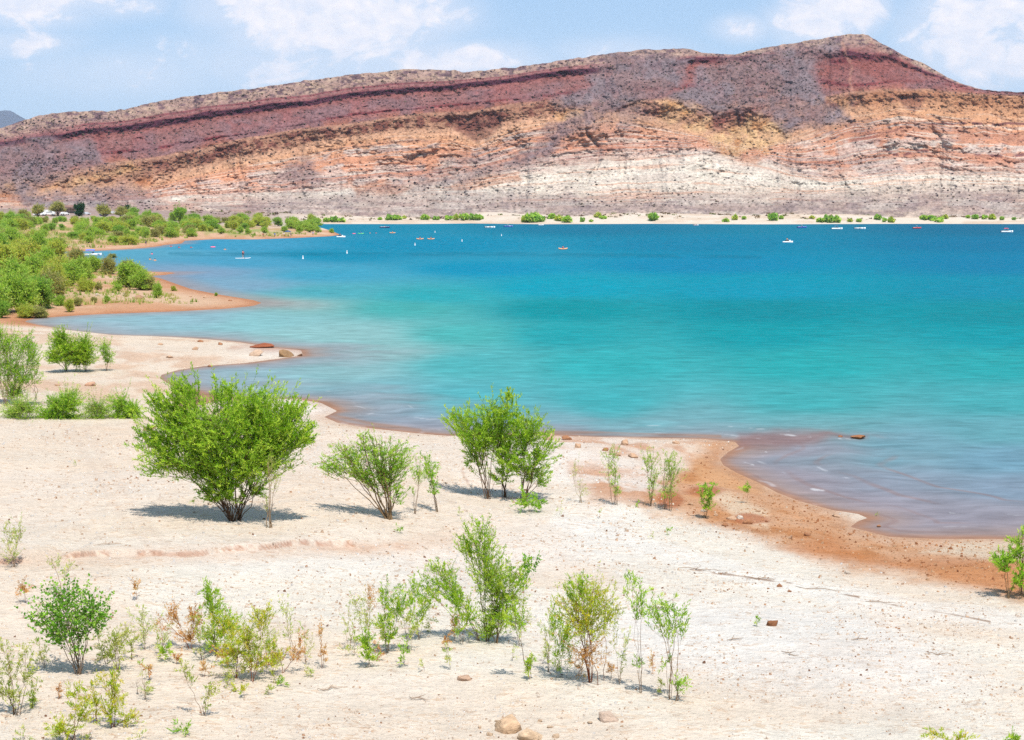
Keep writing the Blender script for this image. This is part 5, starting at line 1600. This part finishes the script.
def build_brush():
    """low dry brush and driftwood litter on the back of the far beach"""
    n = 900
    x = RS.uniform(-230, 360, n); y = 955 + RS.uniform(-28, 30, n) + 8 * np.sin(x / 40)
    d = shore_dist(x, y)
    k = (d > 22) & (fbm(x / 25, y / 12, 3, 190) > .46)
    x, y, d = x[k], y[k], d[k]; n = len(x)
    z = land_raw(x, y, d)
    m = 14
    s = RS.uniform(.35, 1.25, n)
    P = np.repeat(np.stack([x, y, z], -1)[:, None], m, 1) + RS.normal(size=(n, m, 3)) * np.array([.8, .5, .28]) * s[:, None, None] + np.array([0, 0, .3]) * s[:, None, None]
    a = RS.normal(size=(n, m, 3)) * .30 * s[:, None, None]; b = RS.normal(size=(n, m, 3)) * .30 * s[:, None, None]
    v = np.stack([P - a, P + b, P + a, P - b], 2).reshape(-1, 3)
    cols = np.array([lin(c) * .6 for c in ((150, 128, 92), (168, 140, 108), (128, 110, 84), (150, 160, 90), (120, 96, 84))])
    c = np.repeat(np.repeat(cols[RS.randint(0, 5, n)], m, 0), 4, 0)
    o = make_mesh('brush', v, np.arange(len(v)).reshape(-1, 4), M_LEAF, c)
    tag(o, 'low dry brush along the back of the far beach', 'brush', kind='stuff')


build_brush()


def build_grass():
    """pale grass and seedlings between the shrubs of the left bank"""
    n = 9000
    y = RS.uniform(165, 560, n); x = RS.uniform(-.42, -.10, n) * y
    d = shore_dist(x, y)
    k = (d > 7) & (fbm(x / 18, y / 18, 4, 170) > .44)
    x, y, d = x[k], y[k], d[k]; n = len(x)
    z = land_raw(x, y, d)
    m = 7
    s = RS.uniform(.25, .75, n) * np.clip(y / 260, .8, 1.6)
    P = np.repeat(np.stack([x, y, z], -1)[:, None], m, 1) + RS.normal(size=(n, m, 3)) * np.array([.35, .35, 0]) * s[:, None, None]
    tip = P + RS.normal(size=(n, m, 3)) * np.array([.35, .35, .1]) * s[:, None, None] + np.array([0, 0, 1.0]) * s[:, None, None]
    w = RS.normal(size=(n, m, 3)) * np.array([.12, .12, 0]) * s[:, None, None]
    v = np.stack([P - w, P + w, tip], 2).reshape(-1, 3)
    cols = np.array(L3((160, 180, 84), (184, 192, 110), (136, 166, 66), (196, 186, 124)))
    c = np.repeat(np.repeat(cols[RS.randint(0, 4, n)], m, 0), 3, 0)
    o = make_mesh('grass', v, np.arange(len(v)).reshape(-1, 3), M_LEAF, c)
    tag(o, 'pale green grass and seedlings between the shrubs of the left bank', 'grass', kind='stuff')


build_grass()

# ------------------------------------------------------------------ boats, bathers, cars
M_WHITE = plain('white_gelcoat', (.78, .78, .78), .3)
M_BLUE = plain('blue_gelcoat', (.05, .12, .42), .3)
M_NAVY = plain('navy_gelcoat', (.03, .06, .16), .3)
M_RED = plain('red_gelcoat', (.55, .04, .05), .35)
M_REDCLOTH = plain('red_cloth', (.62, .05, .10), .8)
M_BLUECLOTH = plain('blue_cloth', (.02, .16, .72), .8)
M_ORANGE = plain('orange_plastic', (.72, .34, .16), .45)
M_GREENP = plain('green_plastic', (.10, .55, .22), .45)
M_PINK = plain('pink_plastic', (.85, .16, .28), .45)
M_DARK = plain('dark_rubber', (.03, .03, .035), .6)
M_GLASS = plain('dark_glass', (.05, .07, .09), .12, spec=.6)
M_STEEL = plain('steel', (.55, .55, .56), .35)
M_SKIN = plain('skin', (.52, .30, .21), .6)
M_HAIR = plain('hair', (.05, .03, .02), .7)
M_ROOF = plain('brown_roof', (.22, .12, .09), .8)
M_TAN = plain('tan_stucco', (.50, .36, .27), .9)
M_SILVER = plain('silver_paint', (.55, .57, .60), .35)
M_BEIGE = plain('beige_vinyl', (.55, .45, .34), .7)


def hull_sections(L, B, H, draft=.25, sharp=1.6, stern=.92):
    secs = []
    for i in range(11):
        t = i / 10.0
        x = -L / 2 + L * t
        w = B / 2 * (stern + (1 - stern) * min(1, t * 3)) * (1 - max(0, (t - .45) / .55) ** sharp * .97)
        sh = H * (1 + .35 * t * t)
        k = draft * (1 - max(0, (t - .7) / .3) ** 2)
        secs.append([(x, -w, sh), (x, -w * .86, H * .25), (x, -w * .5, -k * .8), (x, 0, -k), (x, w * .5, -k * .8), (x, w * .86, H * .25), (x, w, sh), (x, w * .82, sh - .02), (x, w * .70, sh * .55), (x, 0, sh * .5), (x, -w * .70, sh * .55), (x, -w * .82, sh - .02)])
    return secs


def boat(px, py, label, hullm, rz, L=6.5, canopy=None, tower=False, stripe=None, s=1.0):
    x, y = on_water(px, py)
    r = empty('motor_boat', (float(x), float(y), 0.03), rz)
    r.scale = (.74, .74, .74)
    tag(r, label, 'boat', 'boats along the far shore')
    B, H = L * .36, L * .13
    MB().loft(hull_sections(L, B, H)).build('hull', hullm, r, True)
    m = MB()
    m.box((L * .22, 0, H * 1.12), (L * .34, B * .62, .12), .7)
    m.build('foredeck', M_WHITE, r)
    m = MB()
    for sx in (-1, 1):
        m.add([(L * .10, sx * B * .40, H * 1.1), (-L * .05, sx * B * .44, H * 1.1), (-L * .06, sx * B * .36, H * 1.75), (L * .03, sx * B * .32, H * 1.75)], [(0, 1, 2, 3)])
    m.add([(L * .10, -B * .40, H * 1.1), (L * .10, B * .40, H * 1.1), (L * .03, B * .32, H * 1.75), (L * .03, -B * .32, H * 1.75)], [(0, 1, 2, 3)])
    m.build('windshield', M_GLASS, r)
    m = MB()
    m.box((-L * .06, B * .2, H * .95), (.55, .55, .5)); m.box((-L * .06, -B * .2, H * .95), (.55, .55, .5)); m.box((-L * .33, 0, H * .85), (.7, B * .74, .5))
    m.build('seats', M_BEIGE, r)
    m = MB().box((-L * .52, 0, H * .85), (.42, .45, .65), .8)
    m.tube([(-L * .52, 0, H * .6), (-L * .53, 0, -.3)], .09)
    m.build('outboard_motor', M_DARK, r)
    if stripe:
        m = MB()
        for sx in (-1, 1):
            m.add([(-L * .47, sx * (B * .46 + .012), H * .95), (L * .1, sx * (B * .5 + .012), H * .98), (L * .1, sx * (B * .475 + .012), H * .62), (-L * .47, sx * (B * .44 + .012), H * .6)], [(0, 1, 2, 3)])
        m.build('stripe', stripe, r)
    if canopy:
        secs = []
        for i in range(7):
            t = i / 6.0
            secs.append([(-L * .28 + L * .36 * t, -B * .44 + B * .88 * k / 6.0, H * 2.45 + .22 * math.sin(math.pi * k / 6.0) + .10 * math.sin(math.pi * t) + dz) for dz, rng in ((0, range(7)), (.06, range(6, -1, -1))) for k in rng])
        MB().loft(secs).build('canopy', canopy, r)
        m = MB()
        for sx in (-1, 1):
            for xa in (-.26, .06):
                m.tube([(-L * .1, sx * B * .44, H), (L * xa, sx * B * .43, H * 2.45)], .03)
        m.build('canopy_frame', M_STEEL, r)
    if tower:
        m = MB()
        for xx in (-.08, .02):
            m.tube([(L * xx, -B * .45, H), (L * xx - .25, -B * .36, H * 2.6), (L * xx - .25, B * .36, H * 2.6), (L * xx, B * .45, H)], .05)
        m.tube([(L * -.08 - .25, -B * .2, H * 2.6), (L * .02 - .25, -B * .2, H * 2.6)], .04)
        m.build('wake_tower', M_STEEL, r)
    return r


boat(385, 228, 'dark blue motor boat off the promontory tip, leftmost of the far boats', M_NAVY, .15, 7.0)
boat(490, 228, 'white motor boat left of a blue one, before the pale dune', M_WHITE, .1, 7.2, stripe=M_BEIGE)
boat(508.5, 227, 'blue motor boat beside the dune, right of a white boat', M_BLUE, -.1, 6.6, tower=True)
boat(541, 225.4, 'small white motor boat nudging the far beach', M_WHITE, .3, 4.6)
boat(696, 225.6, 'white motor boat with pink stripe at the far beach', M_WHITE, .5, 5.0, stripe=M_PINK)
boat(802, 228, 'blue motor boat with a steel tower, left of the navy one', M_BLUE, .2, 7.0, tower=True)
boat(837, 229.5, 'navy topped white boat between a blue and a plain white boat', M_WHITE, .05, 7.4, canopy=M_NAVY)
boat(860, 229.2, 'plain white motor boat right of the navy topped boat', M_WHITE, -.1, 7.4, stripe=M_SILVER)
boat(917, 228.6, 'red and white motor boat with a tower', M_RED, .1, 6.0, tower=True)
boat(1007, 232.6, 'white motor boat under a red canopy near the right edge', M_WHITE, .05, 7.2, canopy=M_REDCLOTH)
b_ = boat(93, 256, 'boat under a bright blue canopy moored in the left inlet', M_SILVER, .2, 5.4, canopy=M_BLUECLOTH)
b_['group'] = 'boats in the left inlet'
for ch in b_.children:
    if ch.name.startswith('canopy') and 'frame' not in ch.name:
        ch.scale = (1.4, 1.2, 1)


def person(loc, rz, pose, label, top=None, bottom=None, scale=1.0, group=None):
    """one skinned body with hair and clothes"""
    J = {'pelvis': (0, 0, .93), 'chest': (0, 0, 1.28), 'neck': (0, 0, 1.47), 'head': (0, -.02, 1.62), 'crown': (0, 0, 1.73)}
    rad = {'pelvis': .15, 'chest': .16, 'neck': .06, 'head': .10, 'crown': .07}
    E = [('pelvis', 'chest'), ('chest', 'neck'), ('neck', 'head'), ('head', 'crown')]
    for s_, n in ((-1, 'l'), (1, 'r')):
        J[n + 'sh'] = (s_ * .19, 0, 1.42); J[n + 'el'] = (s_ * .25, .03, 1.14); J[n + 'wr'] = (s_ * .25, -.06, .90); J[n + 'ha'] = (s_ * .25, -.09, .80)
        J[n + 'hip'] = (s_ * .10, 0, .88); J[n + 'kn'] = (s_ * .11, -.02, .48); J[n + 'an'] = (s_ * .11, .02, .08); J[n + 'to'] = (s_ * .12, -.16, .035)
        rad.update({n + 'sh': .075, n + 'el': .045, n + 'wr': .032, n + 'ha': .04, n + 'hip': .10, n + 'kn': .062, n + 'an': .042, n + 'to': .035})
        E += [('chest', n + 'sh'), (n + 'sh', n + 'el'), (n + 'el', n + 'wr'), (n + 'wr', n + 'ha'), ('pelvis', n + 'hip'), (n + 'hip', n + 'kn'), (n + 'kn', n + 'an'), (n + 'an', n + 'to')]
        if pose == 'sit':
            J[n + 'kn'] = (s_ * .14, -.42, .98); J[n + 'an'] = (s_ * .12, -.80, .88); J[n + 'to'] = (s_ * .12, -.86, 1.0)
            J[n + 'el'] = (s_ * .30, -.12, 1.16); J[n + 'wr'] = (s_ * .26, -.34, 1.16); J[n + 'ha'] = (s_ * .25, -.42, 1.18)
        if pose == 'paddle':
            J[n + 'el'] = (s_ * .28, -.18, 1.22); J[n + 'wr'] = (.12 + s_ * .06, -.38, 1.2 + s_ * .18); J[n + 'ha'] = (.12 + s_ * .06, -.44, 1.2 + s_ * .2)
        if pose == 'swim':
            J[n + 'el'] = (s_ * .42, -.12, 1.30); J[n + 'wr'] = (s_ * .50, -.34, 1.26); J[n + 'ha'] = (s_ * .5, -.42, 1.26)
    names = list(J)
    me = bpy.data.meshes.new('person')
    me.from_pydata([J[n] for n in names], [(names.index(a), names.index(b)) for a, b in E], [])
    o = bpy.data.objects.new('person', me)
    C.objects.link(o)
    sk = o.modifiers.new('skin', 'SKIN')
    for i, n in enumerate(names):
        me.skin_vertices[0].data[i].radius = (rad[n], rad[n] * .8)
        me.skin_vertices[0].data[i].use_root = (n == 'pelvis')
    o.modifiers.new('sub', 'SUBSURF').levels = 1
    o.modifiers['sub'].render_levels = 1
    me.materials.append(M_SKIN)
    dz = {'sit': -.80, 'swim': -1.18}.get(pose, 0)
    o.location = (loc[0], loc[1], loc[2] + dz * scale)
    o.rotation_euler = (0, 0, rz)
    o.scale = (scale,) * 3
    tag(o, label, 'person', group)
    MB().lathe([(.02, 1.75), (.085, 1.735), (.118, 1.67), (.108, 1.60), (.06, 1.55)], 10, (0, .02, 0)).build('hair', M_HAIR, o, True)
    if bottom:
        MB().lathe([(.165, .98), (.19, .90), (.185, .80)], 12).build('shorts', bottom, o, True)
    if top:
        MB().lathe([(.10, 1.46), (.20, 1.40), (.195, 1.25), (.17, 1.0)], 12).build('shirt', top, o, True)
    return o


# paddle boarder
x, y = on_water(243, 258.5)
pb = empty('paddleboard', (x, y, .05), .1)
tag(pb, 'white paddleboard carrying a standing rider left of the white buoy', 'paddleboard')
secs = []
for i in range(11):
    t = i / 10; w = .42 * max(.05, math.sin(math.pi * (t * .94 + .03))) ** .5
    zz = .12 * max(0, (t - .75) / .25) ** 2
    secs.append([(-1.7 + 3.4 * t, -w, zz), (-1.7 + 3.4 * t, -w * .8, zz - .1), (-1.7 + 3.4 * t, w * .8, zz - .1), (-1.7 + 3.4 * t, w, zz), (-1.7 + 3.4 * t, w * .9, zz + .07), (-1.7 + 3.4 * t, -w * .9, zz + .07)])
MB().loft(secs).build('board', M_WHITE, pb, True)
MB().box((0, 0, .085), (1.5, .5, .02)).build('deck_pad', M_SILVER, pb)
person((x, y, .12), 1.2, 'paddle', 'person standing on the white paddleboard with a paddle, red top', M_RED, M_DARK)
pd = MB().tube([(.35, -.35, 1.6), (.5, -.62, -.1)], .02)
pd.box((.51, -.64, -.25), (.18, .05, .4))
o = pd.build('paddle', M_DARK)
o.location = (x, y, .1)
tag(o, 'dark paddle held by the person on the white paddleboard', 'paddle')


def kayak(px, py, mat, label, mat2, rz=.1):
    x, y = on_water(px, py)
    r = empty('kayak', (x, y, .02), rz)
    tag(r, label, 'kayak', 'kayaks on the lake')
    secs = []
    for i in range(13):
        t = i / 12; w = .40 * max(.03, math.sin(math.pi * t)) ** .7; e = .18 * abs(2 * t - 1) ** 3
        secs.append([(-1.25 + 2.5 * t, w * math.cos(a), .12 + e + .22 * math.sin(a)) for a in [2 * math.pi * k / 10 for k in range(10)]])
    MB().loft(secs).build('hull', mat, r, True)
    MB().lathe([(.34, .33), (.37, .38), (.31, .38), (.29, .30)], 12).build('cockpit_rim', M_DARK, r)
    m = MB().tube([(.25, -1.05, .75), (.2, 1.05, .85)], .022); m.box((.25, -1.15, .72), (.05, .42, .18)); m.box((.2, 1.15, .88), (.05, .42, .18))
    o = m.build('paddle', M_DARK)
    o.location = (x, y, .02); o.rotation_euler = (0, 0, rz)
    tag(o, 'dark double paddle held over ' + label.split(' floating')[0], 'paddle', 'kayak paddles')
    person((x, y, .12), 1.57 + rz, 'sit', 'person sitting in ' + label.split(' floating')[0], mat2, M_DARK)


kayak(420, 239.5, M_ORANGE, 'left orange kayak of a pair floating on the open lake', M_REDCLOTH)
kayak(431, 239.5, M_ORANGE, 'right orange kayak of a pair floating on the open lake', M_ORANGE, -.1)
kayak(392.5, 233.3, M_ORANGE, 'orange kayak near the swimmers floating off the promontory', M_ORANGE, .05)
kayak(563, 249.5, M_ORANGE, 'lone orange kayak floating on the deep blue middle', M_REDCLOTH, .15)
kayak(361, 234, M_GREENP, 'green kayak among the bathers floating off the promontory', M_BLUECLOTH, .1)


def jetski(px, py, label, mat, shirt):
    x, y = on_water(px, py)
    r = empty('jet_ski', (x, y, .02), .1)
    tag(r, label, 'jet ski', 'jet skis')
    MB().loft(hull_sections(3.2, 1.1, .45, .2)).build('hull', mat, r, True)
    MB().box((-.35, 0, .62), (1.5, .38, .34), .75).build('seat', M_DARK, r)
    m = MB().box((.55, 0, .72), (.7, .42, .3), .6); m.build('cowling', mat, r)
    MB().tube([(.35, -.4, 1.02), (.42, 0, .95), (.35, .4, 1.02)], .035).build('handlebar', M_DARK, r)
    person((x - .3, y, .72), 1.67, 'sit', 'person riding ' + label, shirt, M_DARK)


jetski(788, 242.8, 'white jet ski with an orange vested rider on the open lake', M_WHITE, M_ORANGE)
jetski(341, 237.5, 'white jet ski by the promontory tip', M_WHITE, M_NAVY)
GBU = 'white marker buoys on the lake'
for (px, py, lab) in [(347, 253.5, 'white buoy nearest the promontory, right of the paddleboard'), (303, 259, 'white buoy closest to the paddleboard'), (415, 245.5, 'white buoy below the pair of orange kayaks'), (462, 241.5, 'white buoy right of the pair of orange kayaks'), (501.5, 236, 'white buoy below the blue motor boat'), (435, 232.6, 'white buoy farthest out, above the orange kayaks')]:
    x, y = on_water(px, py)
    r = empty('buoy', (float(x), float(y), 0))
    tag(r, lab, 'buoy', GBU)
    r.scale = (.5, .5, .52)
    MB().lathe([(.0, -.4), (.32, -.35), (.34, .15), (.30, .25), (.24, .3), (.22, 1.25), (.16, 1.42), (0, 1.5)], 14).build('float', M_WHITE, r, True)
    MB().lathe([(.222, .95), (.227, .95), (.226, 1.1), (.221, 1.1)], 14).build('band', M_ORANGE, r)
GS = 'bathers off the left shore'
for i, (px, py, m_, lab) in enumerate([(213, 247.5, M_PINK, 'bather on a pink float in the left bay'), (191, 248, M_RED, 'bather in red right of two others near the beach'), (179, 248, M_REDCLOTH, 'bather in red between two others near the beach'),
                                       (171, 247, M_RED, 'bather in red closest to the promontory beach'), (152, 254.5, M_PINK, 'bather in bright pink in the inlet'), (150, 260, M_ORANGE, 'bather in orange, left of a pair in the inlet'), (155, 261, M_ORANGE, 'bather in orange, right of a pair in the inlet'),
                                       (225, 250, M_ORANGE, 'bather in orange right of the pink float'), (354, 234, M_PINK, 'bather in pink beyond the promontory tip'), (370, 233.4, M_ORANGE, 'bather in orange between two kayaks'), (376, 233.4, M_RED, 'bather in red left of the orange kayak')]):
    x, y = on_water(px, py)
    x, y = float(x), float(y)
    person((x, y, 0.0), rnd.uniform(0, 6), 'swim', lab, m_, m_, group=GS)
    if i in (0, 8):
        vs = []
        f = []
        for a in range(14):
            for b in range(8):
                A, Bq = 2 * math.pi * a / 14, 2 * math.pi * b / 8
                rr = .55 + .2 * math.cos(Bq)
                vs.append((rr * math.cos(A), rr * math.sin(A), .1 + .2 * math.sin(Bq)))
                f.append((a * 8 + b, ((a + 1) % 14) * 8 + b, ((a + 1) % 14) * 8 + (b + 1) % 8, a * 8 + (b + 1) % 8))
        o = make_mesh('swim_ring', np.array(vs), np.array(f), M_PINK, None, True)
        o.location = (x, y, 0)
        tag(o, 'pink swim ring around the bather ' + ('in the left bay' if i == 0 else 'beyond the promontory tip'), 'swim ring')
for (px, py, m_, b2, lab) in [(146, 246, M_DARK, M_NAVY, 'person in dark clothes standing at the edge of the inlet'), (275, 237.4, M_BLUECLOTH, M_NAVY, 'person in a blue shirt standing on the promontory beach'), (263, 237.6, M_RED, M_DARK, 'person in a red shirt standing on the promontory beach'),
                              (284, 237, M_WHITE, M_RED, 'person in a white shirt left of the parasol'), (291, 237, M_NAVY, M_DARK, 'person in navy right of the parasol'), (173, 237, M_SILVER, M_BLUECLOTH, 'person in grey on the sand by the shrubs'), (313, 236, M_BLUECLOTH, M_DARK, 'person in blue nearest the promontory tip')]:
    P = hit(px, py)
    person(P, rnd.uniform(0, 6), 'stand', lab, m_, b2, group='people on the left shore')
P = hit(288, 236.6)
r = empty('beach_umbrella', P)
tag(r, 'purple blue beach parasol on the promontory sand', 'umbrella')
MB().tube([(0, 0, -.1), (0, 0, 2.2)], .03).build('pole', M_STEEL, r)
MB().lathe([(0.02, 2.35), (.6, 2.2), (1.1, 1.95), (1.35, 1.75), (1.33, 1.73), (1.05, 1.9), (.02, 2.3)], 8).build('canopy', M_NAVY, r)


def car(px, py, label, mat, rz, van=False, group='vehicles parked above the promontory'):
    P = hit(px, py)
    r = empty('camper_van' if van else 'parked_car', P, rz)
    tag(r, label, 'van' if van else 'car', group)
    L, W = (6.4, 2.2) if van else (4.5, 1.8)
    if van:
        prof = [(-L / 2, .4), (L / 2 - .1, .4), (L / 2, .9), (L / 2 - .25, 1.25), (L / 2 - 1.0, 2.1), (L / 2 - 1.2, 2.7), (-L / 2 + .1, 2.7), (-L / 2, 2.5)]
    else:
        prof = [(-L / 2, .35), (L / 2, .35), (L / 2, .75), (L / 2 - .9, .95), (L / 2 - 1.5, 1.42), (-L / 2 + 1.0, 1.46), (-L / 2 + .25, .98), (-L / 2, .9)]
    secs = [[(p[0], yy * (W / 2 if p[1] < 1.0 else W / 2 * .86), p[1]) for p in prof] for yy in (-1, 1)]
    MB().loft(secs).build('body', mat, r)
    m = MB()
    z0, z1 = (1.35, 2.05) if van else (.98, 1.36)
    for sx in (-1, 1):
        yy = sx * (W / 2 * .93 + .012)
        y2 = sx * (W / 2 * .86 + .012)
        m.add([(-L / 2 + .7, yy, z0), (L / 2 - 1.2, yy, z0), (L / 2 - 1.62, y2, z1), (-L / 2 + 1.05, y2, z1)], [(0, 1, 2, 3)])
    m.build('windows', M_GLASS, r)
    for sx in (-1, 1):
        for xx in (-L * .3, L * .3):
            MB().tube([(xx, sx * (W / 2 - .2), .34), (xx, sx * (W / 2 + .02), .34)], .34, 14).build('wheel', M_DARK, r)
    return r


car(79, 214.6, 'white car parked in front of the dark square evergreen', M_WHITE, .5)
car(86, 214.8, 'silver car parked just right of the white car', M_SILVER, .6)
car(112.5, 214, 'pale blue car parked between two olive trees', M_SILVER, .2)
car(104, 216, 'dark car parked below the pale blue car', M_NAVY, .1)
car(49, 215.2, 'white camper van right of the olive tree', M_WHITE, .05, True)
car(40, 215.4, 'white camper van hidden half behind the olive tree', M_WHITE, .0, True)
car(65, 215.0, 'white car left of the brown roofed shelter front', M_WHITE, .9)
car(5, 207, 'white camper van far up the slope at the left edge', M_WHITE, .05, True)
P = hit(70, 212.5)
r = empty('shelter', P, .1)
tag(r, 'low shelter with a brown pitched roof among the trees', 'shelter')
m = MB()
for xx in (-3.2, 0, 3.2):
    for yy in (-2, 2):
        m.box((xx, yy, 1.3), (.3, .3, 2.6))
m.build('posts', M_TAN, r)
MB().box((0, 1.2, 1.2), (5.6, .25, 2.3)).build('wall', M_TAN, r)
MB().add([(-4.2, -3, 2.5), (4.2, -3, 2.5), (4.2, 3, 2.5), (-4.2, 3, 2.5), (-4.2, 0, 4.0), (4.2, 0, 4.0)], [(0, 1, 5, 4), (2, 3, 4, 5), (0, 3, 2, 1)], [(0, 4, 3), (1, 2, 5)]).build('roof', M_ROOF, r)
